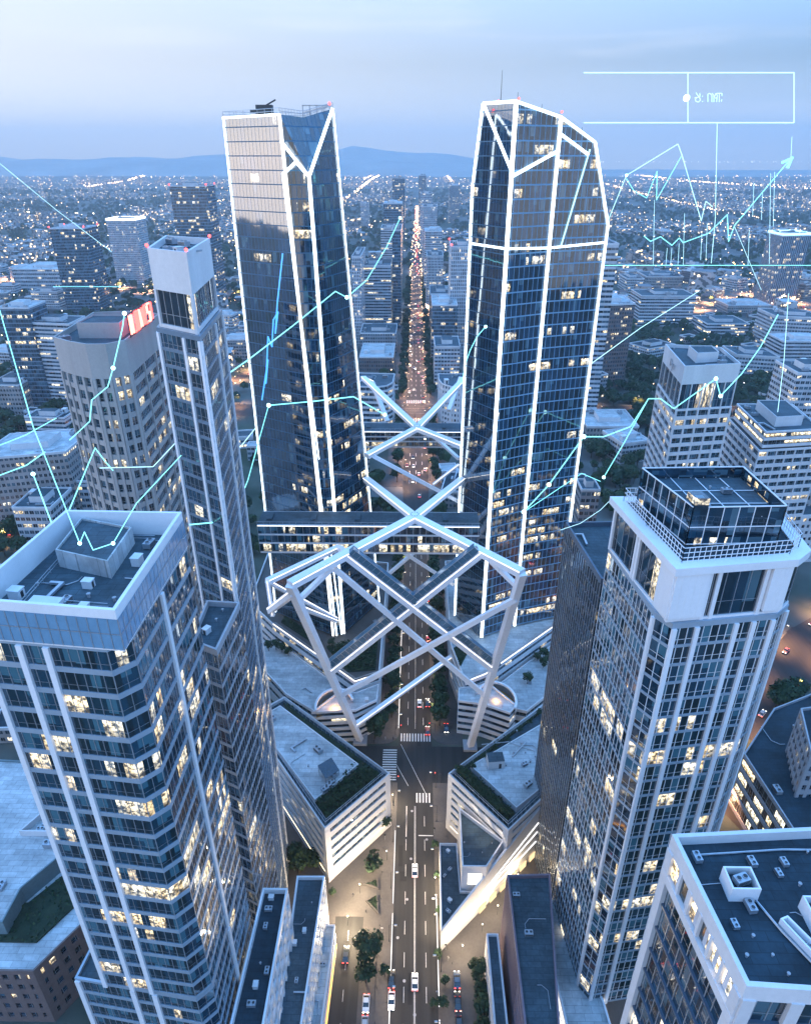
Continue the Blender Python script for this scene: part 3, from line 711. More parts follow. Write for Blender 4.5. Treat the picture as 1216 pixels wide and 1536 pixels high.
def glazed(p, q):                                         # covered walkway beam with a glass top
    o = lbeam(p, q, 2.8, 2.6); d = (Vector(q)-Vector(p)).normalized()
    g_ = MB(); L = (Vector(q)-Vector(p)).length; up = Vector((0, 0, 1)); sx = d.cross(up).normalized(); uz = sx.cross(d).normalized()
    a = Vector(p)+uz*2.3; c = Vector(q)+uz*2.3; g_.beam(a, c, 2.3, 1.9, 0); g_.build('walkway_glazing', [GL['plainglass']], o, off=LT.location)
    r_ = MB()
    for k in range(int(L/2)): 
        pt = Vector(p)+d*(k*2+1)
        for s in (-1.2, 1.2): r_.beam(pt+sx*s+uz*1.3, pt+sx*s+uz*3.3, .1, .1)
    for s in (-1.2, 1.2): r_.beam(Vector(p)+sx*s+uz*3.3, Vector(q)+sx*s+uz*3.3, .12, .12)
    r_.build('walkway_frame', [MT['metal']], o, off=LT.location)
glazed(xa, xb); glazed(xc, xd)
down = lambda p, dz, dy=0: (p[0], p[1]+dy, p[2]+dz)
ya = near_px(SL, *Q(300, 690)); yb = near_px(RL, *Q(800, 1125)); lbeam(down(ya, -2.5), yb, 2.0, 1.8, False)
yc = near_px(LL, *Q(305, 1130)); yd = near_px(RL, *Q(900, 765)); lbeam(yc, down(yd, -2), 2.0, 1.8, False)
lbeam(near_px(LL, *Q(350, 1238)), aty(*Q(700, 990), 226.0), 2.0, 1.8, True)
lbeam(near_px(LL, *Q(178, 790)), down(near_px(SL, *Q(290, 700)), -2), 1.6, 1.5, False)
lbeam(near_px(LL, *Q(190, 810)), aty(*Q(290, 870), 222.0), 1.6, 1.5, True)
lbeam(near_px(RL, *Q(905, 745)), near_px(SR, *Q(790, 660)), 1.6, 1.5, False)
# second frame behind: the left wing and the rear cross bracing
wl = aty(*Q(50, 730), 172.0); wt_ = aty(*Q(300, 610), 205.0)
lbeam(wl, wt_, 2.2, 2.0); lbeam(wl, aty(*Q(68, 850), 172.0), 1.4, 1.4); lbeam(aty(*Q(60, 830), 172.0), near_px(LL, *Q(140, 770)), 2.6, 2.4); lbeam(wt_, near_px(SL, *Q(330, 640)), 2.0, 1.8, False)
lbeam(wl, aty(*Q(290, 860), 222), 1.6, 1.5, True)
for a, c in (((420, 290), (720, 450)), ((490, 605), (700, 740)), ((430, 590), (700, 600))):
    lbeam(aty(*Q(*a), 238), aty(*Q(*c), 250), 1.8, 1.6, False)
lbeam(aty(*Q(455, 720), 238), aty(*Q(590, 605), 250), 1.6, 1.4, False); lbeam(aty(*Q(630, 390), 300), aty(*Q(720, 320), 300), 1.6, 1.4, True)
lbeam(aty(*Q(610, 200), 300), aty(*Q(720, 300), 262), 1.6, 1.4, False)
lbeam(fl, aty(558, 573, 352), 2.4, 2.2); lbeam(aty(558, 573, 352), aty(581, 632, 338), 2.4, 2.2, False); lbeam(fr, aty(690, 568, 350), 2.4, 2.2, False); lbeam(aty(691, 567, 350), aty(673, 616, 330), 2.4, 2.2, False)
# ================================================================ near buildings
def mr(zz, *pts): return ccw([atz(a, b, zz) for a, b in pts])
# --- left foreground tower with pale bands
PA = [(-57.6, 71.1), (-39.6, 69.0), (-37.2, 71.4), (-37.0, 95.1), (-55.5, 95.5)]
def pierA(i, L): return {0: [.02*L, .32*L, .53*L], 2: [.47*L], 4: [.5, L-.5]}.get(i)
penA = [atz(90, 850, 146), atz(168, 868, 146), atz(203, 815, 146), atz(128, 800, 146)]
A = building('office_tower', 'pale banded office tower filling the lower left foreground, with a box on its roof', 'skyscraper', PA, 62, 143.6, 4.08, 'band', 'officeblue',
             gh=.78, rec=.13, pier=pierA, pw=.85, pd=.3, pierm='white', top=.5, parapet=-2.4, roofm='roof', kit=18, mull=1.35, mw=.08, seed=3, pent=[(penA, 2.6, 'roofl')], sc=.55)
PAs = [(-57.7, 71.0), (-37.1, 68.7), (-36.9, 95.2), (-55.6, 95.6)]
b = MB(); ringwall(b, PAs, .5, 143.55, 150.0); b.build('parapet', MT['white'], A)
b = MB(); pp = inset(PAs, -.06); u = 0
for i in range(len(pp)):
    a, c = pp[i], pp[(i+1) % len(pp)]; L = math.dist(a, c); dx, dy = (c[0]-a[0])/L, (c[1]-a[1])/L; nx, ny = dy*.06, -dx*.06
    b.face([(*a, 143.8), (*c, 143.8), (*c, 148.6), (*a, 148.6)], 0, [(0, 0), (L, 0), (L, 1), (0, 1)])
    k = int(L/1.35)
    for j in range(k+1):
        s = L*j/k; x, y = a[0]+dx*s, a[1]+dy*s
        b.face([(x-dx*.05+nx, y-dy*.05+ny, 143.8), (x+dx*.05+nx, y+dy*.05+ny, 143.8), (x+dx*.05+nx, y+dy*.05+ny, 148.6), (x-dx*.05+nx, y-dy*.05+ny, 148.6)], 1)
    for zz in (146.2,): b.face([(a[0]+nx, a[1]+ny, zz), (c[0]+nx, c[1]+ny, zz), (c[0]+nx, c[1]+ny, zz+.12), (a[0]+nx, a[1]+ny, zz+.12)], 1)
b.build('parapet_glazing', [plain('screen_glass', (.15, .29, .43), .12, .12, .3, spec=.8), MT['metal']], A)
b = MB()                       # roof service walkway and pipes
for (x0, y0, x1, y1) in ((-53, 73, -53, 93), (-53, 93, -41, 93), (-50, 75.5, -41, 74.5)): b.tube([(x0, y0, 146.9), (x1, y1, 146.9)], .06, 5); b.tube([(x0, y0, 146.4), (x1, y1, 146.4)], .06, 5)
for k in range(9): b.tube([(-53, 74+k*2.3, 146), (-53, 74+k*2.3, 146.9)], .05, 4)
b.build('railing', MT['metal'], A)
b = MB(); b.prism(ccw([(-51.5, 71.6), (-47.2, 71.1), (-47, 75.0), (-51.3, 75.5)]), 146, 147.5, 0); b.build('roof_enclosure', MT['white2'], A)
b = MB(); b.tube([(-46.5, 84, 148.6), (-46.5, 84, 150.5)], .1, 5)
A2 = building('office_block', 'banded glass base block of the pale foreground tower, with a terrace on its left', 'building', [(-63.8, 72.4), (-39.6, 69.0), (-37.2, 71.4), (-37.0, 95.1), (-61.5, 95.8)], 0, 61.9, 4.1, 'band', 'officeblue',
              rec=.13, gh=.78, pier=lambda i, L: {0: [.02*L, .48*L, .66*L], 2: [.47*L], 4: [.5, L-.5]}.get(i), pw=1.0, pd=.3, pierm='white', top=.7, parapet=.7, kit=0, mull=1.35, mw=.09)
# --- tall tower behind it (box crown), its low dark wing
PE = ccw([atz(215, 372, 186), atz(283, 380, 186), atz(320, 357, 186), atz(245, 352, 186)])
PEi = inset(PE, .6)
E = building('office_tower', 'slim dark glass tower with pale hollow box crown behind the pale foreground tower', 'skyscraper', PE, 0, 172.5, 3.1, 'bandm', 'officeb',
             gh=.80, rec=.15, pier=lambda i, L: [.35, L*.62, L-.35] if L > 8 else [.3, L-.3], pw=.6, pd=.25, pierm='white', top=.9, parapet=.5, kit=0, mull=1.3, mw=.08, seed=8)
CE = building('tower_crown', None, None, PEi, 172.5, 186, 5.2, 'white2', 'crown', gh=.9, rec=.4, pier=lambda i, L: [.3, L-.3], pw=.6, pd=.05, top=6.9, parapet=1.1, kit=10, mull=1.9, seed=9, root=E, sc=.6)
b = MB()
for p in PEi[:3]: b = MB(); b.ball((p[0], p[1], 186.4), .3); b.build('beacon', MT['red'], E)
PD = mr(118, (310, 900), (360, 903), (325, 975), (285, 960))
building('office_block', 'lower dark glass block wedged between the pale foreground tower and the slim tower', 'building', PD, 0, 118, 4, 'grey', 'dark', gh=.8, rec=.1, top=1.5, parapet=1.2, kit=3, mull=1.4, seed=12, sc=.6)
# --- hotel-like tower with curved front and red roof sign
front = [atz(80, 505, 156), atz(100, 511, 156), atz(128, 516, 156), atz(158, 516, 156), atz(188, 510, 156), atz(240, 470, 156), atz(190, 466, 156), atz(140, 468, 156)]
PF = ccw(front)
Fb = building('office_tower', 'beige tower with a curved front, gridded windows and a solid crown carrying a red sign', 'skyscraper', PF, 0, 156, 4.0, 'stone', 'office', gh=.62, rec=.35,
              pier=lambda i, L: [.3, L/3, 2*L/3, L-.3] if L > 14 else [.35, L/2, L-.35], pw=.8, pd=.3, top=9.5, parapet=1.6, kit=6, mull=1.5, seed=5, pent=[([cen(PF)] and [(-95, 192), (-83, 192), (-84, 203), (-95, 203)], 4, 'stone')], sc=.8)
# red illuminated sign on its own frame at the roof edge
sa, sb = Vector((*atz(196, 506, 156), 156)), Vector((*atz(230, 480, 156), 156)); sdir = (sb-sa).normalized(); snor = Vector((sdir.y, -sdir.x, 0))
SG = thing('roof_sign', 'red glowing letter sign standing on the roof edge of the beige curved tower', 'sign', tuple((sa+sb)/2))
sL = (sb-sa).length; b = MB(); b.beam(sa+Vector((0, 0, .3))+snor*.2, sb+Vector((0, 0, .3))+snor*.2, .3, .3); b.beam(sa+Vector((0, 0, 6))+snor*.1, sb+Vector((0, 0, 6))+snor*.1, .25, .25)
for k in range(6): b.beam(sa+sdir*sL*k/5+snor*.1-Vector((0, 0, .1)), sa+sdir*sL*k/5+snor*.1+Vector((0, 0, 6.2)), .25, .25)
b.build('frame', MT['dark'], SG)
GLY = {'N': [[(0, 0), (0, 1), (1, 0), (1, 1)]], 'L': [[(0, 1), (0, 0), (1, 0)]], 'O': [[(0, 0), (0, 1), (1, 1), (1, 0), (0, 0)]], 'A': [[(0, 0), (.5, 1), (1, 0)], [(.2, .4), (.8, .4)]],
       'I': [[(.5, 0), (.5, 1)]], 'E': [[(1, 1), (0, 1), (0, 0), (1, 0)], [(0, .5), (.8, .5)]], 'S': [[(1, 1), (0, 1), (0, .5), (1, .5), (1, 0), (0, 0)]]}
ls = 'NLOAIESI'; w = sL/len(ls)
for i, chh in enumerate(ls):
    b = MB()
    for st in GLY[chh]:
        P = [sa+sdir*(w*(i+.12)+x*w*.7)+snor*.35+Vector((0, 0, .7+y*4.9)) for x, y in st]
        for p, q in zip(P, P[1:]): b.beam(p, q, .62, .4)
    b.build('letter', MT['red'] if i % 3 else emis('red_sign_light', (1.0, .16, .12), 4.0), SG)
# --- right foreground tower
PB = [(42.8, 91.6), (61.2, 94.6), (64.6, 97.4), (67, 117), (38.4, 116.5), (40.9, 94.6)]
B = building('office_tower', 'big glass tower with white ribs in the right foreground, topped by a glazed box', 'skyscraper', PB, 17, 131.6, 4.05, 'band', 'officeblue', gh=.85, rec=.09,
             pier=lambda i, L: {0: [.02*L, .24*L, .62*L, .79*L, L-.3], 1: [L-.3], 4: [L-.3]}.get(i), pw=.8, pd=.35, pierm='white', top=1.1, parapet=1.0, kit=0, mull=1.45, mw=.11, mullm='white')
PBc = [(41.4, 91.4), (61.8, 94.6), (65, 97.4), (67, 117), (37.6, 116.5), (39.2, 105)]
building('tower_crown', None, None, inset(PBc, .5), 131.6, 141.2, 9.4, 'white', 'crown', gh=.95, rec=.3, pier=lambda i, L: [.3*L, .38*L, .80*L] if i == 0 else ([L-.4, .5] if i in (4, 5) else None), pw=.7, pd=.12, top=.2, parapet=.1, kit=0, mull=2.1, root=B)
e0 = Vector((61.8-41.4, 94.6-91.4)).normalized(); q0 = Vector((41.4, 91.4))
def alongB(s, o): return (q0.x+e0.x*s+e0.y*o, q0.y+e0.y*s-e0.x*o)
for s0, s1 in ((0.2, 6.0), (17.0, 20.4)):
    b = MB(); b.prism(ccw([alongB(s0, .15), alongB(s1, .15), alongB(s1, -1.0), alongB(s0, -1.0)]), 132.6, 141.1)
    for k in range(1, 5):
        s = s0+(s1-s0)*k/5; b.prism(ccw([alongB(s-.04, .18), alongB(s+.04, .18), alongB(s+.04, .1), alongB(s-.04, .1)]), 132.7, 141.0)
    b.build('corner_panel', MT['white'], B)
b = MB(); b.prism(ccw([(41.3, 91.6), (42.2, 91.6), (41.6, 96.2), (40.7, 96.2)]), 132.6, 141.1); b.build('corner_panel', MT['white'], B)
b = MB(); q = inset(PBc, -.35); ringwall(b, q, 2.2, 141.2, 142.6); b.build('cornice', MT['white'], B)
b = MB(); q = inset(PBc, 1.0); b.face([(p[0], p[1], 142.3) for p in q]); b.build('terrace_floor', MT['roofd'], B)
b = MB(); q = inset(PBc, 1.5)
for i in range(len(q)):
    a, c = q[i], q[(i+1) % len(q)]; L = math.dist(a, c); k = max(1, int(L/.9))
    for j in range(k+1): b.beam((a[0]+(c[0]-a[0])*j/k, a[1]+(c[1]-a[1])*j/k, 142.4), (a[0]+(c[0]-a[0])*j/k, a[1]+(c[1]-a[1])*j/k, 145.2), .09, .09)
    for zz in (143.4, 144.3, 145.2): b.beam((*a, zz), (*c, zz), .1, .1)
b.build('railing', MT['white'], B)
PX = [(45.3, 98.9), (60.7, 99.7), (60.3, 115.5), (41.6, 114.6)]
b = MB(); b.prism(PX, 142.4, 149.2, 0, bottom=False, top=False, vs=.32); ringwall(b, inset(PX, .02), .12, 147.6, 149.4, 0); b.build('roof_box_glazing', [GL['officeb']], B)
b = MB(); b.face([(p[0], p[1], 147.4) for p in inset(PX, .15)]); b.build('roof_box_deck', MT['roof'], B)
b = MB()
for i in range(4):
    a, c = PX[i], PX[(i+1) % 4]; L = math.dist(a, c); k = int(L/2.3)
    for j in range(k+1): b.beam((a[0]+(c[0]-a[0])*j/k, a[1]+(c[1]-a[1])*j/k, 142.4), (a[0]+(c[0]-a[0])*j/k, a[1]+(c[1]-a[1])*j/k, 149.5), .13, .13)
    for zz in (142.6, 145.8, 149.5): b.beam((*a, zz), (*c, zz), .2, .16)
for x in (48, 52.5, 57): b.beam((x, 99.5, 147.6), (x-1, 114.5, 147.6), .14, .1)
for y in (104, 109): b.beam((44, y, 147.6), (60, y+.4, 147.6), .14, .1)
b.build('roof_box_frame', MT['white'], B)
roof_kit(B, PX, 147.45, 41, 5, sc=.5)
b = MB(); b.prism(ccw([(45.3, 98.7), (47.6, 98.75), (47.2, 101.5), (44.9, 101.4)]), 149.2, 151.2, 0, vs=.32); b.build('lift_shaft_glazing', [GL['officeb']], B)
# white stepped base of that tower with glowing lines
PBb = mr(20, (805, 1350), (838, 1350), (905, 1500), (935, 1600), (868, 1620))
b = MB()
BB = building('office_block', 'low white base block with glowing horizontal lines at the foot of the right foreground tower', 'building', PBb, 0, 20, 4.6, 'white', 'office', gh=.5, rec=.3, top=2.2, parapet=.5, roofm='roofl', kit=0, mull=1.6)
for i in range(5):
    b = MB(); ringwall(b, inset(PBb, -.4), .6, 18.2-i*3.4, 18.7-i*3.4); b.build('light_strip', MT['strip2'], BB)
# --- dark reflective tower beside it
PI = mr(118, (848, 783), (925, 780), (915, 872), (893, 872))
PI = ccw([(38.3, 152.0), (58, 153), (58, 126), (41.0, 126)])
building('office_tower', 'dark reflective glass tower with fine white ribs, left of the right foreground tower', 'skyscraper', PI, 0, 118, 3.6, 'bandd', 'dark', gh=.9, rec=.08, pier=1.35, pw=.12, pd=.1, pierm='metal', top=1.6, parapet=1.3, kit=3, mull=0, seed=15, sc=.7)
# --- bottom right building with the white frame and lit top storey
PC = ccw([(36.8, 64.6), (38.8, 44.9), (64, 43.6), (64, 66.5)])
C_ = building('office_block', 'white framed building with cluttered dark roof and lit top storey, bottom right corner', 'building', PC, 30, 115, 5.6, 'bandd', 'officeb', gh=.92, rec=.4,
              pier=lambda i, L: [.8, L-.8] if L < 21 else [.8, L*.25, .5*L, L*.75, L-.8], pw=1.5, pd=0.3, pierm='white2', top=2.6, parapet=1.6, roofm='roofd', kit=0, mull=1.7, mw=.14, seed=2)
for i in range(5):
    y = 48.2+i*3.35; b = MB(); b.box(-.55, .55, -.3, .3, -3.9, 0, 0)
b = MB()
for (x0, x1, y0, y1, h) in ((41.5, 45.2, 56.0, 59.2, 2.6), (50.2, 56, 51, 55.4, 2.4), (54, 58, 46.5, 50, 3.2)):
    pb = MB(); ringwall(pb, rect(x0, x1, y0, y1), .22, 113.4, 113.4+h); pb.box(x0+.5, x1-.5, y0+.5, y1-.5, 113.4, 113.4+h*.62, 1); pb.build('roof_enclosure', [MT['white'], MT['roofd']], C_)
    part_mesh('air_handler', KIT['air_handler'], C_, ((x0+x1)/2-C_.location.x, (y0+y1)/2-C_.location.y, 113.4+h*.62-30), .3, (.6, .6, .6))
pb = MB(); ringwall(pb, ccw([(46.5, 53), (49.5, 46.5), (52, 46.5), (52, 48), (50.4, 48), (47.6, 53.4)]), .2, 113.4, 114.8); pb.build('roof_wall', [MT['white']], C_)
pb = MB(); pb.tube([(40, 62.5, 113.7), (52, 63.5, 113.7), (60, 63.5, 113.7)], .14, 6); pb.tube([(45, 56, 113.7), (46.5, 52, 113.7), (49, 47, 113.7)], .16, 6); pb.build('pipe', MT['metal'], C_)
roof_kit(C_, inset(PC, 1.2), 113.42, 77, 26, kinds=('vent', 'vent', 'pipe', 'air_handler'), sc=.45)
# the lit storey: warm rooms behind deep openings on the left wall
lw = window('lit_storey_glass', 2.6, (.02, .03, .035), 9.0, .0, 1, ior=1.6, power=3.0, fh=4, wfrac=(.14, .02, .98), wallc=(.55, .55, .58))
b = MB(); a, c = Vector((36.8, 64.6)), Vector((38.8, 44.9)); n_ = Vector((-1, -.1)); L = (c-a).length
Q0, Q1 = a+Vector((.22, -1.0)), c+Vector((.22, 1.0)); b.face([(Q0.x, Q0.y, 108.4), (Q1.x, Q1.y, 108.4), (Q1.x, Q1.y, 112.2), (Q0.x, Q0.y, 112.2)], 0, [(0, .02), (L-2, .02), (L-2, .98), (0, .98)])
b.build('lit_windows', [lw], C_)
pb = MB(); dr = (c-a).normalized()
for k in range(7):
    s = 1.2+(L-2.4)*k/6; p = a+dr*s; pb.beam((p.x+.25, p.y, 107.6), (p.x+.25, p.y, 112.6), .9, .6)
pb.beam((a.x+.05, a.y, 107.4), (c.x+.05, c.y, 107.4), .8, 1.6); pb.build('frame', [MT['white2']], C_)
pb = MB(); ringwall(pb, inset(PC, -.1), .6, 112.2, 115.1); pb.build('cornice', [MT['white2']], C_)
# --- podium blocks on either side of the junction (white ribbons, planted roof edges)
def hedge_mesh(name, polys, z0, h, seed, mats, parent, dens=2.2, s=(.35, .75)):
    r = random.Random(seed); b = MB()
    for poly in polys:
        poly = ccw(poly); xs = [p[0] for p in poly]; ys = [p[1] for p in poly]; A_ = abs(sum(poly[i][0]*poly[(i+1) % len(poly)][1]-poly[(i+1) % len(poly)][0]*poly[i][1] for i in range(len(poly))))/2
        b.prism(poly, z0, z0+h*.35, 2, bottom=False)
        for _ in range(int(A_*dens*4)):
            p = (r.uniform(min(xs), max(xs)), r.uniform(min(ys), max(ys)))
            if not inside(poly, p): continue
            hh = z0 + h*(.35 + .65*r.random()*(.5+.5*mnoise.noise((p[0]*.5, p[1]*.5, seed)) + .3)); k = r.uniform(*s)
            d = Vector((r.uniform(-1, 1), r.uniform(-1, 1), r.uniform(.1, 1.2))).normalized(); t = d.cross(Vector((r.uniform(-1, 1), r.uniform(-1, 1), .3))).normalized(); q = d.cross(t); o = Vector((p[0], p[1], hh))
            b.face([tuple(o-t*k*.5-q*k*.4), tuple(o+t*k*.5-q*k*.4), tuple(o+t*k*.35+q*k*.5), tuple(o-t*k*.35+q*k*.5)], r.choice((0, 0, 1)))
    return b.build(name, mats, parent)
LM = [MT['leaf'], MT['leaf2'], MT['soil']]
def podium(label, poly, z1, seed, corner_ws, ins, hedge, roof_in, ribs_gh=.42):
    poly = ccw(poly)
    r = building('podium_building', label, 'building', poly, 0, z1, 3.75, 'white2', 'office', gh=ribs_gh, rec=.35, pier=lambda i, L: corner_ws(i, L), pw=2.0, pd=.06, top=2.0, parapet=1.3, roofm='roof', kit=0, mull=2.4, base=3.2)
    b = MB(); ri = ccw(roof_in); b.prism(ri, z1-1.3, z1+.6, 0, cap=1, bottom=False); ringwall(b, ri, .3, z1+.6, z1+.9, 0); b.build('upper_roof', [MT['white2'], MT['roofl']], r)
    roof_kit(r, ri, z1+.62, seed, 6, sc=.8)
    b = MB()
    for ins_, h in ((.9, 1.2), (1.6, 1.0)):
        q = inset(poly, ins_)
        for i in range(len(q)):
            a, c = q[i], q[(i+1) % len(q)]; b.beam((*a, z1-.2+h), (*c, z1-.2+h), .12, .12); L = math.dist(a, c); k = max(1, int(L/2))
            for j in range(k): b.beam((a[0]+(c[0]-a[0])*j/k, a[1]+(c[1]-a[1])*j/k, z1-1.3), (a[0]+(c[0]-a[0])*j/k, a[1]+(c[1]-a[1])*j/k, z1-.2+h), .07, .07)
    b.build('railing', MT['metal'], r)
    hedge_mesh('planting', hedge, z1-1.3, 2.6, seed, LM, r, s=(.4, .95))
    b = MB(); ringwall(b, inset(poly, -.05), .1, 2.9, 3.15); b.build('light_strip', MT['warm'], r)
    b = MB(); q = inset(poly, .15); u = 0
    for i in range(len(q)):
        a, c = q[i], q[(i+1) % len(q)]; L = math.dist(a, c); b.face([(*a, .1), (*c, .1), (*c, 2.8), (*a, 2.8)], 0, [(u, .02), (u+L, .02), (u+L, .98), (u, .98)]); u += L
    o = b.build('shopfront', [GL['shop']], r); o.location.x += 0
    return r
Z1 = 25.0
p1 = [atz(585, 1160, Z1), atz(487, 1243, Z1), (-48, 160), (-58, 197), (-47.5, 187.5)]
P1 = ccw([(-7.2, 154.1), (-47.0, 188.5), (-58, 178), (-25.7, 133.6)])
podium('white ribbon-windowed podium building with planted roof edges left of the junction', P1, Z1, 21, lambda i, L: [1.0, L-1.0] if L > 20 else [1.0, 3.6, L-1], 4,
       [[(-10, 153.9), (-25.3, 137.2), (-30, 143.4), (-19.5, 158.0)], [(-10, 153.9), (-19.5, 158.0), (-45.5, 183), (-47, 186)]], [(-17.5, 157), (-20.8, 153.0), (-29.8, 143.0), (-55, 176), (-47.5, 183)])
pr_ = bpy.data.objects['podium_building']
b = MB(); ang = math.radians(40); ca, sa_ = math.cos(ang), math.sin(ang); ox, oy, oz = -26.5, 152.5, 25.65
R_ = lambda x, y, z_: (ox+x*ca-y*sa_, oy+x*sa_+y*ca, oz+z_)
b.face([R_(-2.6, -2.2, 2.3), R_(2.6, -2.2, 2.3), R_(2.6, 2.2, 4.2), R_(-2.6, 2.2, 4.2)]); b.face([R_(-2.6, 2.2, 4.05), R_(2.6, 2.2, 4.05), R_(2.6, -2.2, 2.15), R_(-2.6, -2.2, 2.15)])
b.build('solar_panel', [MT['carglass0']], pr_)
b = MB()
for x in (-2.4, 0, 2.4):
    for y, h in ((-2, 2.1), (2, 4.0)): b.beam(R_(x, y, 0), R_(x, y, h), .2, .2)
    b.beam(R_(x, -2.3, 2.0), R_(x, 2.3, 3.95), .15, .15)
b.build('solar_frame', [MT['metal']], pr_)
for k in range(3): part_mesh('air_handler', KIT['air_handler'], pr_, tuple(Vector(R_(-4.2+k*1.4, -4.2+.5*k, 0))-pr_.location), ang, (.7, .7, .7))
Z2 = 26.0
P2 = ccw([(11.3, 153.5), (28.0, 133.0), (47, 151.5), (60, 185), (52.5, 190)])
podium('white podium building with planted roof edges and a stair box right of the junction', P2, Z2, 22, lambda i, L: [1.0, L-1.0] if L > 20 else [1.0, L-1], 4,
       [[(13.5, 153.7), (27.8, 136.0), (30.6, 139.3), (17.5, 156.0)], [(13.5, 153.7), (17.5, 156), (50, 186), (51.5, 188)]], [(18.5, 156), (31.2, 140.2), (45.5, 152.5), (56, 183)])
pr2 = bpy.data.objects['podium_building.001']; ox, oy, oz = 26.5, 157.0, 26.65; ang = math.radians(5); ca, sa_ = math.cos(ang), math.sin(ang)
b = MB(); b.prism([R_(-2.6, -2, 0)[:2], R_(2.6, -2, 0)[:2], R_(2.6, 2, 0)[:2], R_(-2.6, 2, 0)[:2]], oz, oz+3.0, 0, cap=1, bottom=False); b.build('stair_head', [MT['white2'], MT['roof']], pr2)
b = MB(); b.prism([R_(.8, -2.06, 0)[:2], R_(1.6, -2.06, 0)[:2], R_(1.6, -2.0, 0)[:2], R_(.8, -2.0, 0)[:2]], oz, oz+2.0); b.build('door', [MT['dark']], pr2)
b = MB(); b.tube([R_(6, 2, .4), R_(12, 8, .4)], .25, 6); b.tube([R_(-3, 8, .3), R_(6, 8.5, .3), R_(14, 4, .3)], .15, 6); b.build('pipe', [MT['metal']], pr2)
r9 = random.Random(4)
for k in range(7):
    p_ = R_(r9.uniform(6, 20), r9.uniform(-3, 14), 0); part_mesh(r9.choice(('vent', 'air_handler')), KIT[r9.choice(('vent', 'air_handler'))], pr2, tuple(Vector(p_)-pr2.location), r9.uniform(0, 3), (.6, .6, .6))
# wedge building with triangular terrace in front of the right podium
Wp = ccw([(8.6, 141), (13.6, 141), (21, 128), (24.3, 131.3), (8.3, 114.5)])
WR = thing('wedge_building', 'sharp white wedge-shaped building with triangular roof terrace right of the avenue', 'building', (14, 130, 0))
b = MB(); wpoly = ccw([(8.6, 141), (14, 141), (14.3, 125.5), (18.5, 125.4), (8.3, 113.6)]); b.prism(wpoly, 0, 8.2, 0, bottom=False); ringwall(b, wpoly, .3, 8.2, 9.3, 0); b.build('wall', MT['white2'], WR)
b = MB(); b.face([(p[0], p[1], 8.26) for p in inset(wpoly, .3)]); b.build('roof', MT['roof'], WR)
tri = ccw([(14.6, 146), (27.2, 134.4), (21.4, 126), (14.4, 126)]); b = MB(); b.prism(tri, 0, 18.2, 0, bottom=False); ringwall(b, tri, .4, 18.2, 19.6, 0); b.build('upper_wall', MT['white2'], WR)
b = MB(); b.face([(p[0], p[1], 18.26) for p in inset(tri, .4)]); b.build('upper_roof', MT['roof'], WR)
b = MB(); fin = [(8.2, 113.4), (46.5, 151.2), (46.0, 152.0), (8.2, 114.6)]
def fz(p): return 9.4 + 16.0*max(0, (p[0]-8.2)/38)
b.face([(8.2, 113.2, 0), (46.8, 151.0, 0), (46.8, 151.0, 25.6), (8.2, 113.2, 9.6)]); b.face([(8.2, 113.2, 9.6), (46.8, 151.0, 25.6), (46.2, 151.6, 25.6), (8.2, 114.0, 9.6)])
b.face([(46.2, 151.6, 0), (8.2, 114.0, 0), (8.2, 114.0, 9.6), (46.2, 151.6, 25.6)]); b.face([(8.2, 114.0, 0), (8.2, 113.2, 0), (8.2, 113.2, 9.6), (8.2, 114.0, 9.6)])
b.build('sloping_wall', MT['white2'], WR)
for k in range(3):
    b = MB(); b.beam((10+k*5, 114.8+k*5+.05-.35, 4.3+k*2.0), (44, 148.0, 8+k*5.0), .1, .35); b.build('light_strip', MT['strip2'], WR)
b = MB()
for k in range(7):
    s = .30+.09*k; x, y = 8.2+38.6*s, 113.2+37.8*s; b.beam((x+.3, y-.3, 1.6), (x+2.4, y+1.8, 1.6), .15, 2.8)
b.build('shop_window', [emis('shop_light', (1, .70, .36), .8)], WR)
b = MB(); b.box(16.2, 20.2, 125.9, 125.98, 11.5, 16.5); b.build('window', [emis('window_light', (1, .9, .68), 1.1)], WR)
roof_kit(WR, inset(wpoly, .1), 8.28, 5, 5, sc=.4); roof_kit(WR, tri, 18.28, 6, 4, sc=.4, kinds=('vent', 'pipe'))
for k in range(3):
    l = bpy.data.lights.new('wall_light', 'SPOT'); l.energy = 240; l.color = (1, .8, .55); l.spot_size = rad(110); l.shadow_soft_size = .3
    o = bpy.data.objects.new('wall_light', l); COL.objects.link(o); o.location = (18.5+k*3.4-14, 141.2-k*4.0-130, 24.3); o.rotation_euler = (rad(25), 0, rad(45)); o.parent = WR
# --- decks at the feet of the towers
def deck(label, poly, z1, light_edge, hedges, seed, extra=None, kit=5, roofm='roofl'):
    poly = ccw(poly); r = building('podium_building', label, 'building', poly, 0, z1, 4.0, 'white2', 'office', gh=.45, rec=.3, top=1.8, parapet=1.0, roofm=roofm, kit=kit, mull=2.4, seed=seed, base=2, sc=.6)
    for (p, q) in light_edge:
        b = MB(); b.beam((*p, z1+.15), (*q, z1+.15), .25, .25); b.build('light_strip', MT['strip2'], r)
        b = MB(); d = Vector((q[0]-p[0], q[1]-p[1])).normalized(); n_ = Vector((d.y, -d.x))*1.2
        b.beam((p[0]-n_.x, p[1]-n_.y, z1+.4), (q[0]-n_.x, q[1]-n_.y, z1+.4), .1, .1); b.beam((p[0]-n_.x*.2, p[1]-n_.y*.2, z1+1.0), (q[0]-n_.x*.2, q[1]-n_.y*.2, z1+1.0), .1, .1); b.build('railing', MT['metal'], r)
    if hedges: hedge_mesh('planting', hedges, z1-1.0, 1.8, seed, LM, r)
    return r
PLp = [(-75, 255), (-61, 238.5), (-22.5, 202.6), (-13.3, 207.5), (-12.8, 290), (-75, 300)]
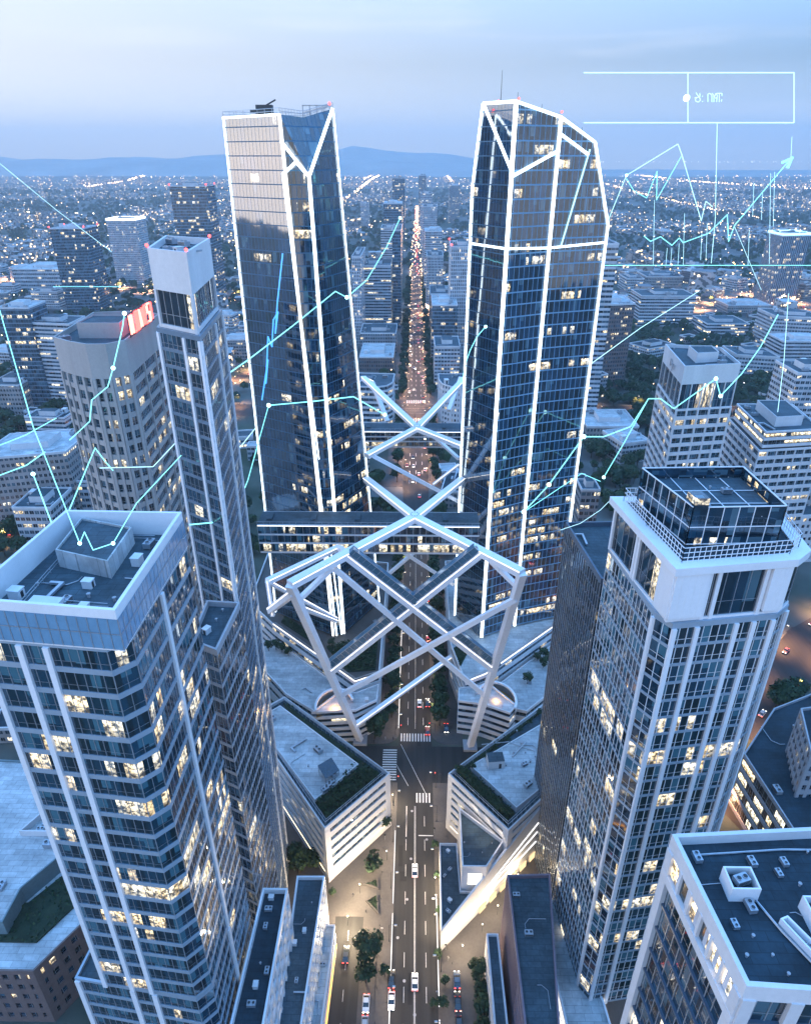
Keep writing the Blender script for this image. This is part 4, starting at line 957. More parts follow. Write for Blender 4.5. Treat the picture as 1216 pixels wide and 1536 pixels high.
DL = deck('garden deck podium under the left glass tower, with hedges and a lit diagonal edge', PLp, 19.8, [((-61, 238.5), (-22.5, 202.6)), ((-22.5, 202.6), (-13.3, 207.5))],
          [[(-26, 209), (-15, 210.5), (-15, 229), (-27.5, 228), (-36, 224)], [(-58, 241), (-40, 225), (-38.5, 228), (-57, 245.5)]], 31, roofm='paving')
PRp = [(15.5, 226), (20.2, 203.0), (28.4, 207.7), (34.5, 213.5), (64, 242), (80, 262), (80, 300), (15.5, 292)]
DR = deck('pale stone deck podium under the right glass tower, with a lit diagonal edge', PRp, 19.8, [((28.4, 207.7), (34.5, 213.5)), ((34.5, 213.5), (64, 242)), ((20.2, 203.0), (28.4, 207.7))],
          [[(16.5, 224), (18.5, 212), (24, 226), (22, 229)]], 32)
# lower terraces with rotunda courts
def terrace(label, poly, z1, seed, col='roofl'):
    poly = ccw(poly); r = building('terrace_building', label, 'building', poly, 0, z1, 4, 'white2', 'office', gh=.45, rec=.3, top=1.4, parapet=.9, roofm=col, kit=5, mull=2.4, seed=seed, sc=.5, base=2)
    return r
TL = terrace('low pale terrace roof between the left podium and the garden deck', [(-22.8, 201.6), (-61, 237.0), (-74, 232), (-50, 203), (-35.3, 192.0), (-25, 192)], 13, 33)
TR = terrace('low warmly lit terrace roof between the right podium and the stone deck', [(35.2, 212.0), (62, 238.5), (78, 228), (56, 208), (43.5, 196), (33, 199)], 12, 34)
def rotunda(label, c, rx, z0, z1, a0, a1):
    r = thing('rotunda', label, 'courtyard', (c[0], c[1], z0))
    P = [(c[0]+rx*math.cos(a0+(a1-a0)*k/20), c[1]+rx*1.25*math.sin(a0+(a1-a0)*k/20)) for k in range(21)]
    b = MB()
    for p, q in zip(P, P[1:]): b.beam((*p, z1), (*q, z1), .8, .9)
    b.build('rim', MT['white'], r)
    b = MB()
    for p, q in zip(P, P[1:]): b.face([(*p, z0), (*q, z0), (*q, z1-.4), (*p, z1-.4)]); b.face([(*q, z0), (*p, z0), (*p, z1-.4), (*q, z1-.4)])
    b.build('wall', MT['stone'], r)
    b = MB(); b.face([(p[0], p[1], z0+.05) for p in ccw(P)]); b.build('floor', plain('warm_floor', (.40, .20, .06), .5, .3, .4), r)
    l = bpy.data.lights.new('court_light', 'POINT'); l.energy = 420; l.color = (1, .50, .12); l.shadow_soft_size = 1.0
    o = bpy.data.objects.new('court_light', l); COL.objects.link(o); o.parent = r; o.location = (0, 0, (z1-z0)-.6)
    return r
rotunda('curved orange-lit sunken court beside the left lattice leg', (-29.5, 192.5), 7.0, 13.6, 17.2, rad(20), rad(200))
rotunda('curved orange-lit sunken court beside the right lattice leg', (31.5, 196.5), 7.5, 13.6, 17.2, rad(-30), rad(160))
RF = building('ribbon_building', 'small white building with dark ribbon windows facing the junction beside the right lattice leg', 'building', [(17.1, 196), (26.3, 194.4), (36, 189.8), (39, 194), (30, 205.5), (17.6, 203)], 0, 17, 3.1, 'white2', 'dark', gh=.5, rec=.25, top=1.0, parapet=.7, roofm='roofl', kit=3, mull=0, sc=.5)
LF = building('ribbon_building', 'small white building with tall dark opening beside the left lattice leg', 'building', [(-38, 190), (-21.5, 191.5), (-13.8, 197), (-13.4, 206), (-22, 201), (-30, 200)], 0, 16, 3.1, 'white2', 'dark', gh=.5, rec=.25, top=1.0, parapet=.7, roofm='roofl', kit=2, mull=0, sc=.5)
# --- low buildings at the bottom edge
building('office_block', 'white building with tall lit bays and dark recessed roof beside the foreground tower', 'building', [(-36.9, 58), (-29.6, 58), (-29.6, 102), (-35.6, 102)], 0, 45, 5.0, 'white', 'shop', gh=.66, rec=.5, pier=3.4, pw=.9, pd=.1, top=2.2, parapet=1.6, roofm='roofd', kit=8, mull=1.7, seed=51, sc=.5)
building('office_block', 'narrow block with blue-grey flat roof and bright window wall above the orange eave', 'building', [(-29.4, 62), (-25.0, 62), (-23.6, 117.5), (-31.2, 117.4)], 0, 27, 4.2, 'white', 'shop', gh=.6, rec=.35, pier=2.2, pw=.5, pd=.1, top=1.8, parapet=1.2, roofm='roof', kit=9, mull=1.1, seed=52, sc=.45)
W3 = building('low_building', 'low building with grey roof hatches and a glowing orange eave along the side road', 'building', [(-24.8, 56), (-22.6, 56), (-21.2, 114), (-25.2, 114)], 0, 11, 4.5, 'white2', 'shop', gh=.55, rec=.3, top=1.2, parapet=.8, roofm='roofl', kit=7, mull=1.8, seed=53, sc=.4)
b = MB(); b.beam((-22.3, 56, 5.0), (-20.95, 112, 5.0), .3, .3); b.build('light_strip', MT['orange'], W3)
R1b = building('office_block', 'block with ribbed mauve walls and deep blue flat roof, lower right of the avenue', 'building', [(24.9, 60), (30.5, 60), (37, 117), (25.4, 116.5)], 0, 30, 3.4, plain('mauve_rib', (.20, .15, .18), .7, .15, .3), 'dark', gh=.35, rec=.4, pier=.9, pw=.3, pd=.15, top=1.5, parapet=1.2, roofm='roof', kit=5, mull=0, seed=54, sc=.6)
building('low_building', 'slim white building with blue-grey roof behind the parked cars at the lower right', 'building', [(20.0, 66), (23.6, 66), (23.4, 110.4), (20.2, 110.4)], 0, 14, 3.6, 'white2', 'punched', gh=.5, rec=.3, pier=2.6, pw=1.1, pd=.02, top=1.2, parapet=.8, roofm='roof', kit=5, mull=0, seed=55, sc=.4)
PLB = ccw([(-92.6, 94.2), (-64.5, 152), (-112, 152), (-132, 152), (-140, 94)])
LB = building('courtyard_building', 'brown building with a pale blue roof and sunken planted court in the bottom left corner', 'building', [(-92.6, 94.2), (-78.5, 118), (-64, 146), (-150, 150), (-150, 94)], 0, 23, 3.9, 'brick', 'punched', gh=.5, rec=.3, pier=3.0, pw=1.5, pd=.02, top=1.6, parapet=.6, roofm='roofl', kit=0, mull=1.4, seed=56)
PLU = ccw([(-103.5, 103), (-103.5, 112), (-78.5, 152), (-150, 156), (-150, 103)])
b = MB(); b.prism(PLU, 22.4, 27.5, 0, cap=1, bottom=False); ringwall(b, PLU, .4, 27.5, 28.2, 0); b.build('upper_storey', [plain('teal_wall', (.14, .2, .22), .7, .2, .3), MT['roofl']], LB)
roof_kit(LB, PLU, 27.55, 57, 16, sc=.9)
b = MB(); ringwall(b, ccw([(-112, 128), (-99, 128), (-92, 140), (-106, 140)]), .35, 27.5, 29.6); b.build('roof_enclosure', MT['white2'], LB); roof_kit(LB, ccw([(-112, 128), (-99, 128), (-92, 140), (-106, 140)]), 27.55, 59, 4, sc=.7)
roof_kit(LB, ccw([(-92, 95.5), (-79, 117), (-68, 137), (-71, 139), (-95, 100)]), 22.45, 60, 6, sc=.45)
hedge_mesh('planting', [[(-99.5, 101.2), (-95.3, 101.2), (-72, 141), (-78, 146), (-102.5, 111.5), (-150, 102.5), (-150, 101.2)]], 22.5, 1.4, 58, LM, LB, dens=1.2)
RBp = mr(24, (1115, 1130), (1216, 1285), (1330, 1260), (1216, 1040), (1160, 1062))
RB = building('office_block', 'dark-roofed low building with a long lit gallery facing the right foreground tower', 'building', RBp, 0, 24, 5.5, 'grey', 'shop', gh=.72, rec=.3, top=1.6, parapet=1.0, roofm='roofd', kit=8, mull=2.2, seed=61)
building('office_block', 'grey concrete block with square windows above the dark low roof at the right edge', 'building', mr(42, (1200, 1062), (1290, 1050), (1290, 1130), (1216, 1130)), 0, 42, 4, 'grey', 'punched', gh=.55, rec=.4, pier=3.0, pw=1.1, pd=.05, top=1.5, parapet=1, roofm='roofd', kit=4, mull=1.5, seed=62)
# ================================================================ middle distance buildings (surveyed one by one)
WM = {}
def wallwin(key, wallc, bay=3.0, wf=(.14, .30, .80), lit=.14, tint=(.015, .028, .04), blind=.25, power=1.3):
    if key not in WM: WM[key] = window('facade_'+key, bay, tint, lit, blind, 2, ior=1.7, power=power, wallc=wallc, wfrac=wf, mu=(bay/2, .1), frame=wallc, tilt=.01)
    return WM[key]
for k, a in dict(white=((.50, .51, .54), 3.0, (.10, .32, .82)), ribbon=((.50, .51, .54), 6.0, (.01, .38, .85)), beige=((.34, .31, .30), 2.6, (.2, .3, .78)), brown=((.17, .13, .125), 2.4, (.2, .25, .8)),
                 grey=((.27, .28, .30), 2.8, (.14, .3, .8)), blue=((.16, .22, .28), 2.2, (.06, .18, .92)), stripe=((.30, .33, .38), 3.2, (.22, -.1, 1.1)), slab=((.54, .55, .58), 2.0, (.22, .2, .9))).items(): wallwin(k, *a)
def facade_box(root, poly, z0, z1, fh, mat, roofm, parapet=1.0, name='wall'):
    poly = ccw(poly); b = MB(); u = 0; n = len(poly)
    for i in range(n):
        a, c = poly[i], poly[(i+1) % n]; L = math.dist(a, c)
        b.face([(*a, z0), (*c, z0), (*c, z1), (*a, z1)], 0, [(u, 0), (u+L, 0), (u+L, (z1-z0)/fh), (u, (z1-z0)/fh)]); u += L
    o = b.build(name, [mat], root)
    b = MB(); b.face([(p[0], p[1], z1-parapet*.4) for p in inset(poly, .3)]); b.build('roof', [MT[roofm]], root)
    b = MB(); ringwall(b, inset(poly, -.12), .5, z1-.9, z1+parapet*.6); b.build('parapet', [MT['white2']], root)
    return o
def simple(name, label, cat, poly, h, key, fh=3.6, roofm='roof', group=None, z0=0, kit=4, seed=0, pent=True, sc=1.3):
    poly = ccw(poly); c = cen(poly); r = thing(name, label, cat, (c[0], c[1], z0), group)
    facade_box(r, poly, z0, z0+h, fh, WM[key], roofm)
    if pent:
        q = [(c[0]+(p[0]-c[0])*.42, c[1]+(p[1]-c[1])*.42) for p in poly]; b = MB(); b.prism(q, z0+h-.4, z0+h+3.4, 0, cap=1, bottom=False); b.build('penthouse', [MT['white2'], MT[roofm]], r)
        roof_kit(r, poly, z0+h-.35, seed, kit, [inset(q, -1.5)], sc=sc)
    return r
def fb(xl, xr, yt, Y, dep, skew=0.0):
    """front edge seen from px xl to xr with its top at py yt, standing at distance Y"""
    a, c = aty(xl, yt, Y), aty(xr, yt, Y); h = (a[2]+c[2])/2
    return [(a[0], Y), (c[0], Y+skew), (c[0], Y+dep+skew), (a[0], Y+dep)], h
# tower right of centre with solid white crown
PK = ccw([(111.2, 279.2), (135.5, 284.7), (152.2, 310.5), (119.9, 329.1)])
PK = ccw([(111.2, 279.2), (137.0, 284.0), (139.5, 312), (115.5, 318)])
K = building('office_tower', 'white gridded office tower with solid white crown and faint logo, among trees', 'skyscraper', PK, 0, 104, 4.1, 'white2', 'office', gh=.6, rec=.45, pier=lambda i, L: [L*k/5 for k in range(6)], pw=.8, pd=.06, top=.6, parapet=.5, kit=0, mull=2.2, seed=71)
building('tower_crown', None, None, inset(PK, .3), 104, 123, 11, 'white2', 'officeb', gh=.98, rec=.4, pier=lambda i, L: [L*k/5 for k in range(6)], pw=.45, pd=.02, top=8, parapet=1.5, kit=5, mull=2.2, seed=72, root=K, pent=[([(120, 290), (130, 292), (131, 303), (121, 303)], 4, 'white2')])
b = MB(); a_, b_ = Vector((111.2, 279.2)), Vector((115.5, 318)); dl = (b_-a_).normalized(); nl = Vector((-dl.y, dl.x))
for st in ([(0, 0), (0, 1), (.5, .9), (.6, .4), (.1, 0)], [(.9, .7), (1.1, .2), (1.3, .7), (.9, -.4)], [(1.6, 0), (1.6, .6), (2, .7)]):
    P = [a_+dl*(12+(2.2-x)*4.5)+nl*-.05 for x, y in st]; P = [(p.x+nl.x*.25, p.y+nl.y*.25, 117.5+st[i][1]*3) for i, p in enumerate(P)]
    for p, q in zip(P, P[1:]): b.beam(p, q, .3, .3)
b.build('logo', MT['metal'], K)
PLq = [(154.5, 286), (186, 291), (190, 330), (158, 330)]
Lb = building('office_block', 'stepped grey office block with lit setback storey, right edge beyond the glazed roof box', 'building', PLq, 0, 83, 3.9, 'white2', 'office', gh=.55, rec=.35, pier=lambda i, L: [L*k/7 for k in range(8)], pw=.6, pd=.05, top=1, parapet=.8, kit=0, mull=2, seed=73)
building('setback', None, None, inset(PLq, 2.2), 83, 91, 3.6, 'white2', 'shop', gh=.6, rec=.3, top=1, parapet=.8, kit=4, mull=2, root=Lb, seed=74, pent=[(inset(PLq, 9), 4.5, 'white2')])
building('low_building', 'beige low building with arched windows in front of the stepped grey block', 'building', mr(38, (1092, 668), (1170, 745), (1260, 730), (1240, 655), (1160, 655)), 0, 38, 5, 'stone', 'punched', gh=.5, rec=.4, pier=3.2, pw=1.6, pd=.05, top=2.6, parapet=1.2, roofm='roof', kit=6, mull=0, seed=75)
building('office_block', 'pale building with a blue flat roof just behind the right foreground tower', 'building', mr(30, (1165, 775), (1260, 770), (1250, 700), (1150, 706)), 0, 30, 4, 'white2', 'punched', gh=.5, rec=.4, pier=3.0, pw=1.3, pd=.05, top=2, parapet=1, kit=5, mull=0, seed=76)
# surveyed list: name, label, category, px left, px right, py top, distance, depth, facade, storey height, skew
SURV = [
 ('office_tower', 'dark slim glass tower with red lights on its crown, far left beyond the highway trees', 'skyscraper', 74, 123, 343, 985, 45, 'blue', 3.9, 6),
 ('residential_tower', 'pale vertically striped tower with a bright white lit top, far left', 'skyscraper', 159, 203, 331, 1250, 50, 'slab', 3.6, 0),
 ('office_tower', 'pale-sided tower with red beacons rising behind the slim box-crowned tower', 'skyscraper', 254, 308, 279, 1050, 45, 'blue', 4.0, 4),
 ('office_block', 'grey-blue slab with a boxy white top at the left edge', 'building', -5, 42, 462, 575, 30, 'blue', 3.6, 0),
 ('apartment_block', 'banded pale apartment block next to the left-edge slab', 'building', 36, 108, 484, 578, 32, 'ribbon', 3.4, -6),
 ('low_building', 'beige low block at the far left edge beside the park', 'building', -20, 28, 578, 560, 40, 'beige', 4, 0),
 ('office_block', 'long beige block with small square windows along the left street', 'building', -40, 84, 690, 352, 40, 'beige', 4, 12),
 ('office_block', 'white cubic block with a snow-pale roof beside the left street', 'building', 18, 76, 762, 334, 26, 'white', 4.2, 0),
 ('office_block', 'pale block with a flat blue roof behind the left foreground tower', 'building', 62, 150, 722, 368, 50, 'white', 4, 0),
 ('arena', 'wide low floodlit hall by the left highway', 'hall', 18, 92, 404, 1170, 90, 'white', 6, 0),
 ('office_block', 'white office block with a ribbon facade left of the avenue, beside the left lit tower', 'building', 537, 586, 398, 880, 60, 'ribbon', 3.6, 0),
 ('office_tower', 'narrow dark tower with a lit node at its head, left side of the avenue', 'skyscraper', 588, 601, 345, 900, 80, 'blue', 3.8, 0),
 ('office_block', 'teal dark tower further up the left side of the avenue', 'building', 575, 603, 305, 1300, 60, 'blue', 3.8, 0),
 ('office_tower', 'tall grey-blue tower far up the left side of the avenue', 'skyscraper', 588, 607, 267, 1900, 90, 'blue', 4, 0),
 ('office_block', 'banded building under the narrow dark tower on the avenue', 'building', 571, 597, 342, 1150, 60, 'ribbon', 3.6, 0),
 ('brick_block', 'brown brick block with a roof garden left of the avenue', 'building', 539, 590, 536, 700, 60, 'brown', 4, 0),
 ('office_block', 'low grey block behind the brick roof garden', 'building', 540, 594, 500, 770, 50, 'grey', 4, 0),
 ('office_block', 'white block with a roof plant box at the right corner of the boulevard', 'building', 652, 690, 520, 640, 42, 'white', 3.6, 0),
 ('office_block', 'white and glass block behind the right corner block', 'building', 648, 686, 458, 720, 60, 'blue', 3.6, 0),
 ('office_block', 'brown low block on the right side of the avenue', 'building', 645, 678, 441, 860, 60, 'brown', 3.6, 0),
 ('office_block', 'blank white slab on the right side of the avenue', 'building', 640, 665, 384, 1000, 60, 'slab', 3.6, 0),
 ('apartment_block', 'pale slab tower on the right side of the avenue with a plain flank', 'building', 637, 663, 347, 1150, 60, 'white', 3.4, 0),
 ('apartment_block', 'gridded pale tower on the right side of the avenue', 'building', 634, 656, 310, 1400, 70, 'slab', 3.4, 0),
 ('apartment_block', 'pale tower with stepped top far up the right side of the avenue', 'building', 631, 648, 290, 1700, 70, 'white', 3.4, 0),
 ('office_tower', 'slender tower at the far end of the avenue on its right', 'skyscraper', 628, 639, 263, 2300, 70, 'grey', 3.6, 0),
 ('office_tower', 'dark gridded tower with a red roof light just left of the right lit tower', 'skyscraper', 677, 712, 370, 760, 55, 'slab', 3.8, 0),
 ('office_tower', 'tall banded slab peeking out right of the right lit tower', 'skyscraper', 893, 928, 366, 540, 40, 'ribbon', 3.8, 0),
 ('brick_block', 'dark brown gridded block right of the banded slab', 'building', 898, 956, 458, 645, 45, 'brown', 3.8, 8),
 ('office_block', 'large white horizontally banded office slab beyond the park', 'building', 962, 1044, 444, 920, 50, 'ribbon', 4.0, 0),
 ('office_block', 'white block with a lower wing beside the park, ribbon windows', 'building', 1060, 1124, 486, 860, 50, 'ribbon', 4.0, 0),
 ('apartment_block', 'ornate pale long block behind the ribbon-windowed wing', 'building', 1092, 1156, 458, 1010, 50, 'beige', 4.0, 0),
 ('office_block', 'white gridded block with a red lit roof terrace behind the white-crowned tower', 'building', 1104, 1162, 532, 690, 36, 'white', 4.0, -10),
 ('office_block', 'pale slab with a blank end wall at the right edge', 'building', 1162, 1230, 474, 800, 45, 'white', 4.0, -12),
 ('office_block', 'banded block in front of the blank-walled slab at the right edge', 'building', 1174, 1250, 512, 700, 34, 'ribbon', 3.6, 0),
 ('residential_tower', 'curved grey tower with vertical ribs and a blue lit top at the far right', 'skyscraper', 1174, 1222, 354, 1080, 50, 'stripe', 3.6, 10),
 ('office_block', 'pale block with small windows cut by the right edge', 'building', 1196, 1260, 560, 420, 30, 'white', 3.6, 0),
 ('low_building', 'low block with a mauve pitched roof right of the right lit tower', 'building', 880, 958, 640, 500, 40, 'beige', 4.5, 0),
 ('office_block', 'white low block with roof boxes in the wooded middle distance at right', 'building', 940, 966, 418, 1180, 50, 'white', 4, 0),
 ('office_block', 'warm lit long low block in the wooded middle distance at right', 'building', 970, 1025, 415, 1210, 60, 'beige', 4.5, 0),
 ('office_block', 'pale cube block standing alone in the far right woods', 'building', 992, 1010, 347, 2100, 70, 'grey', 4, 0),
 ('office_block', 'small pale building below the right glass tower beside the right street', 'building', 872, 900, 735, 340, 14, 'grey', 4, 0),
 ('apartment_block', 'white slab just right of the left lit tower, flat blank edge', 'building', 527, 540, 385, 820, 90, 'slab', 3.6, 0),
 ('apartment_block', 'far pale tower standing alone right of the avenue', 'building', 674, 690, 278, 2500, 60, 'grey', 3.6, 0),
 ('apartment_block', 'far pale block left of the avenue among houses', 'building', 540, 552, 305, 2300, 60, 'white', 3.6, 0),
]
USED = [PA, PE, PF, PB, PI, PC, P1, P2, PK, PLq, PLp, PRp]
EXTRA = {}
for i, (nm, lab, cat, xl, xr, yt, Yd, dp, key, fh, sk) in enumerate(SURV):
    poly, h = fb(xl, xr, yt, Yd, dp, sk); USED.append(inset(ccw(poly), -4))
    EXTRA[lab[:18]] = (simple(nm, lab, cat, poly, h, key, fh, seed=100+i, roofm='roofl' if i % 3 == 0 else 'roof', sc=1.3 if Yd < 900 else 2.2), ccw(poly), h)
def crown_light(k, col, s, dz=.5, hh=3):
    r, poly, h = EXTRA[k]; b = MB(); ringwall(b, inset(poly, -.2), .4, h+dz, h+dz+hh); b.build('crown_light', [emis('crown_light', col, s)], r)
crown_light('pale vertically st'[:18], (.85, .95, 1.0), 2.2); crown_light('curved grey tower '[:18], (.35, .75, 1.0), 1.6)
for k in ('dark slim glass to', 'pale-sided tower w', 'dark gridded tower'):
    r, poly, h = EXTRA[k]
    for p in poly: b = MB(); b.ball((p[0], p[1], h+2), 1.1); b.build('beacon', [MT['red']], r)
# curved glass corner buildings at the boulevard
def curved(label, cx, cy_, r0, a0, a1, h, roofm):
    P = [(cx+r0*math.cos(a0+(a1-a0)*k/12), cy_+r0*math.sin(a0+(a1-a0)*k/12)) for k in range(13)] + [(cx, cy_)]
    return building('corner_building', label, 'building', P, 0, h, 4.2, 'white2', 'office', gh=.55, rec=.3, top=1.2, parapet=.8, roofm=roofm, kit=5, mull=2.2, seed=81, pier=lambda i, L: [.3], pw=.5, pd=.05, sc=1.2)
building('corner_building', 'round-cornered glass building with pale bands at the left of the boulevard crossing', 'building',
         [(-52, 520), (-30, 518), (-22, 522), (-18, 530), (-17, 555), (-52, 558)], 0, 40, 4.2, 'white2', 'officeb', gh=.55, rec=.3, top=1.2, parapet=.8, kit=6, mull=2.2, seed=82, sc=1.2)
building('corner_building', 'round white corner building with square windows at the right of the boulevard crossing', 'building',
         [(19, 540), (21, 528), (28, 520), (36, 518), (48, 520), (48, 556), (19, 556)], 0, 40, 4.4, 'white2', 'punched', gh=.5, rec=.4, top=1.2, parapet=.8, kit=4, mull=0, seed=83, pier=3.2, pw=1.4, pd=.05, sc=1.2)
# ================================================================ trees
def tree_proto(name, label, h, cr, seed, n=420, leaf=.75, slim=1.0, group='street trees'):
    r = random.Random(seed); root = thing(name, label, 'tree', (0, 0, -500), group)
    b = MB(); th = h*.38; b.tube([(0, 0, 0), (.1, .05, th*.5), (0, 0, th), (.1, 0, h*.7)], .24*h/8, 7, 0, r2=.08)
    cl = []
    for k in range(9):
        a = k*2.4 + r.random(); rr = cr*r.uniform(.35, .75); z_ = h*r.uniform(.45, .88)*1.0
        e = (rr*math.cos(a), rr*math.sin(a)*1.0, z_); cl.append((e, cr*r.uniform(.38, .6)))
        b.tube([(0, 0, th*r.uniform(.7, 1.0)), tuple(c*.6 for c in e[:2]) + (z_*.8,), e], .10, 4, 0, r2=.03)
    cl.append(((0, 0, h*.86), cr*.55)); b.build('trunk', MT['bark'], root, off=(0, 0, 0))
    b = MB()
    for k in range(n):
        (cx, cy_, cz), R_ = r.choice(cl); d = Vector((r.gauss(0, 1), r.gauss(0, 1), r.gauss(0, .9))).normalized(); q = R_*(.55+.5*r.random())
        o = Vector((cx*slim, cy_*slim, cz)) + Vector((d.x*q*slim, d.y*q*slim, d.z*q*.85))
        nn = (d + Vector((r.uniform(-.6, .6), r.uniform(-.6, .6), r.uniform(0, .9)))).normalized(); t = nn.cross(Vector((r.uniform(-1, 1), r.uniform(-1, 1), .2))).normalized(); w = nn.cross(t)
        s = leaf*r.uniform(.55, 1.2)
        b.face([tuple(o-t*s*.6-w*s*.3), tuple(o-t*s*.1-w*s*.6), tuple(o+t*s*.6-w*s*.2), tuple(o+t*s*.4+w*s*.5), tuple(o-t*s*.4+w*s*.55)], 0 if r.random() < .6 else 1)
    b.build('crown', [MT['leaf'], MT['leaf2']], root, off=(0, 0, 0)); return root
TP = [tree_proto('street_tree', 'leafy dark green tree', 9.5, 3.6, 1, 620), tree_proto('street_tree', 'leafy dark green tree', 8, 3.0, 2, 480), tree_proto('street_tree', 'slender green tree', 7, 2.0, 3, 300, .55),
      tree_proto('park_tree', 'park tree', 11, 4.6, 4, 420, 1.15), tree_proto('park_tree', 'park tree', 9, 4.0, 5, 360, 1.1)]
nt = [0]; rt = random.Random(11)
def tree(k, x, y, z=0, s=1.0, label=None, group=None):
    g = group or 'street trees'
    o = dup(TP[k], (x, y, z), rt.uniform(0, 6.3), label, g, (s, s, s*rt.uniform(.9, 1.12))); nt[0] += 1; return o
# trees told apart by eye
x, y = atz(552, 1435, 0); tree(0, x+.3, y-1.0, .15, 1.15, 'largest leafy tree on the median beside the black car in the lower left road', 'median trees')
x, y = atz(549, 1468, 0); tree(1, x, y-1, .15, .95, 'round tree just below the largest median tree, above the parked white car', 'median trees')
x, y = atz(560, 1305, 0); tree(1, x, y-.5, .15, .95, 'tree in the triangular planter on the plaza left of the avenue', 'plaza trees')
x, y = atz(577, 1466, 0); tree(2, x, y, .15, .7, 'small tree at the kerb beside the parked dark car on the avenue', 'median trees')
x, y = atz(499, 1345, 0); tree(2, x, y, .05, .55, 'small potted tree standing alone on the lit plaza', 'plaza trees')
x, y = atz(578, 1243, 0); tree(1, x-.2, y, .1, .9, 'tree squeezed between the white podium corner and the avenue', 'plaza trees')
for i, (px, py, k, s) in enumerate([(655, 1320, 2, .5), (658, 1370, 2, .5), (656, 1440, 2, .6), (667, 1478, 2, .6), (650, 1512, 2, .55), (664, 1512, 2, .75), (652, 1275, 2, .6)]):
    x, y = atz(px, py, 0); tree(k, x, y, .15, s, 'thin young tree on the right pavement of the avenue', 'young pavement trees')
for i in range(9):
    tree((0, 1)[i % 2], 18.4+rt.uniform(-.3, .3), 107-i*4.6, 0, .72, 'dense tree in the row between the parked cars and the slim white building', 'row behind the parked cars')
for i, (px, py) in enumerate([(570, 1100), (556, 1085), (562, 1108)]):
    x, y = atz(px, py, 0); tree(0, x, y, .15, 1.0, 'broad tree at the left corner of the far crosswalk', 'corner trees')
y = 204
while y < 335:
    tree(rt.choice((0, 1)), AX-AW-3.0+rt.uniform(-.5, .5), y, .15, rt.uniform(.8, 1.05), 'street tree on the left pavement of the avenue under the lattice', 'avenue trees under the lattice')
    tree(rt.choice((0, 1)), AX+AW+3.6+rt.uniform(-.5, .5), y-4, .15, rt.uniform(.9, 1.15), 'street tree on the right pavement of the avenue under the lattice', 'avenue trees under the lattice')
    y += 7.2
y = 428
while y < 1250:
    if not (545 < y < 610 or 975 < y < 1025):
        for sx in (-1, 1): tree(rt.choice((0, 1)), AX+sx*(13+rt.uniform(-1, 1.5)), y+rt.uniform(-2, 2), .1, rt.uniform(1.0, 1.35)*(1.2 if y > 700 else 1), 'dark street tree lining the far avenue', 'far avenue trees')
    y += 11.5 if y < 700 else 18
for (cx, cy_, n, sx, sy) in [(-38, 335, 8, 12, 14), (36, 350, 8, 12, 16)]:
    for _ in range(n): tree(rt.choice((0, 1)), cx+rt.uniform(-sx, sx), cy_+rt.uniform(-sy, sy), 0, 1.0, 'tree in the garden below the second lattice crossing', 'garden trees')
# tree masses by the side streets, kept as individuals where they show large
def copse(pts_px, n, label, group, seed, k=(3, 4), s=(.8, 1.2)):
    r = random.Random(seed); poly = ccw([atz(a, b, 0) for a, b in pts_px]); xs = [p[0] for p in poly]; ys = [p[1] for p in poly]; c = 0
    for _ in range(n*30):
        p = (r.uniform(min(xs), max(xs)), r.uniform(min(ys), max(ys)))
        if not inside(poly, p) or any(inside(u, p) for u in USED): continue
        tree(r.choice(k), p[0], p[1], 0, r.uniform(*s), label, group); c += 1
        if c >= n: break
copse([(880, 670), (925, 660), (960, 690), (950, 780), (905, 770)], 34, 'tree in the dark clump beside the right street, behind the white-crowned tower', 'clump by the right street', 1)
copse([(890, 600), (975, 590), (985, 655), (960, 650), (925, 612)], 22, 'tree around the mauve-roofed low block', 'trees by the mauve roof', 2)
copse([(960, 500), (1000, 495), (985, 590), (940, 600)], 26, 'park tree left of the white-crowned tower', 'park trees left of the white-crowned tower', 3, s=(1.0, 1.5))
copse([(1095, 575), (1200, 560), (1195, 600), (1100, 640)], 24, 'park tree right of the white-crowned tower', 'park trees right of the white-crowned tower', 4, s=(1.0, 1.4))
copse([(1160, 1075), (1216, 1045), (1216, 1030), (1150, 1065)], 6, 'tree by the diagonal avenue at the right edge', 'trees by the diagonal avenue', 5, s=(.8, 1))
copse([(0, 615), (110, 610), (125, 690), (60, 655), (0, 660)], 30, 'park tree at the left edge under the apartment block', 'left park trees', 6, s=(1.0, 1.3))
copse([(0, 830), (50, 735), (75, 745), (30, 850)], 9, 'tree along the left street', 'trees along the left street', 7)
copse([(15, 1195), (55, 1185), (58, 1200), (30, 1205)], 4, 'tree behind the courtyard building', 'trees behind the courtyard building', 8, s=(.8, 1))
copse([(445, 1285), (490, 1300), (488, 1310), (447, 1310)], 4, 'tree in the gap behind the narrow blue-roofed block', 'gap trees', 9, k=(0, 1), s=(.7, .9))
for k in range(10):
    t_ = k/9; tree(1, 15.2+13.2*t_*.95+rt.uniform(-.3, .3), 153.6-14.8*t_+rt.uniform(-.3, .3), 25.1, rt.uniform(.40, .52), 'dark rounded shrub in the planted front edge of the right podium roof', 'shrubs on the right podium roof')
for k in range(7):
    tree(1, 19+30*k/7+rt.uniform(-.5, .5), 156.5+28*k/7+rt.uniform(-.5, .5)-.6, 25.1, rt.uniform(.3, .4), 'low shrub in the planted rear edge of the right podium roof', 'shrubs on the rear podium edge')
for k in range(8):
    t_ = k/7; tree(1, -12.5-14.5*t_, 152.8-12.5*t_, 24.1, rt.uniform(.36, .48), 'dark shrub in the planted front edge of the left podium roof', 'shrubs on the left podium roof')
for (x, y) in ((54, 222), (57, 224), (52, 226), (55, 228), (46, 212)): tree(0, x, y, 11.2, rt.uniform(.4, .6), 'bushy small tree on the warmly lit terrace roof', 'terrace trees')
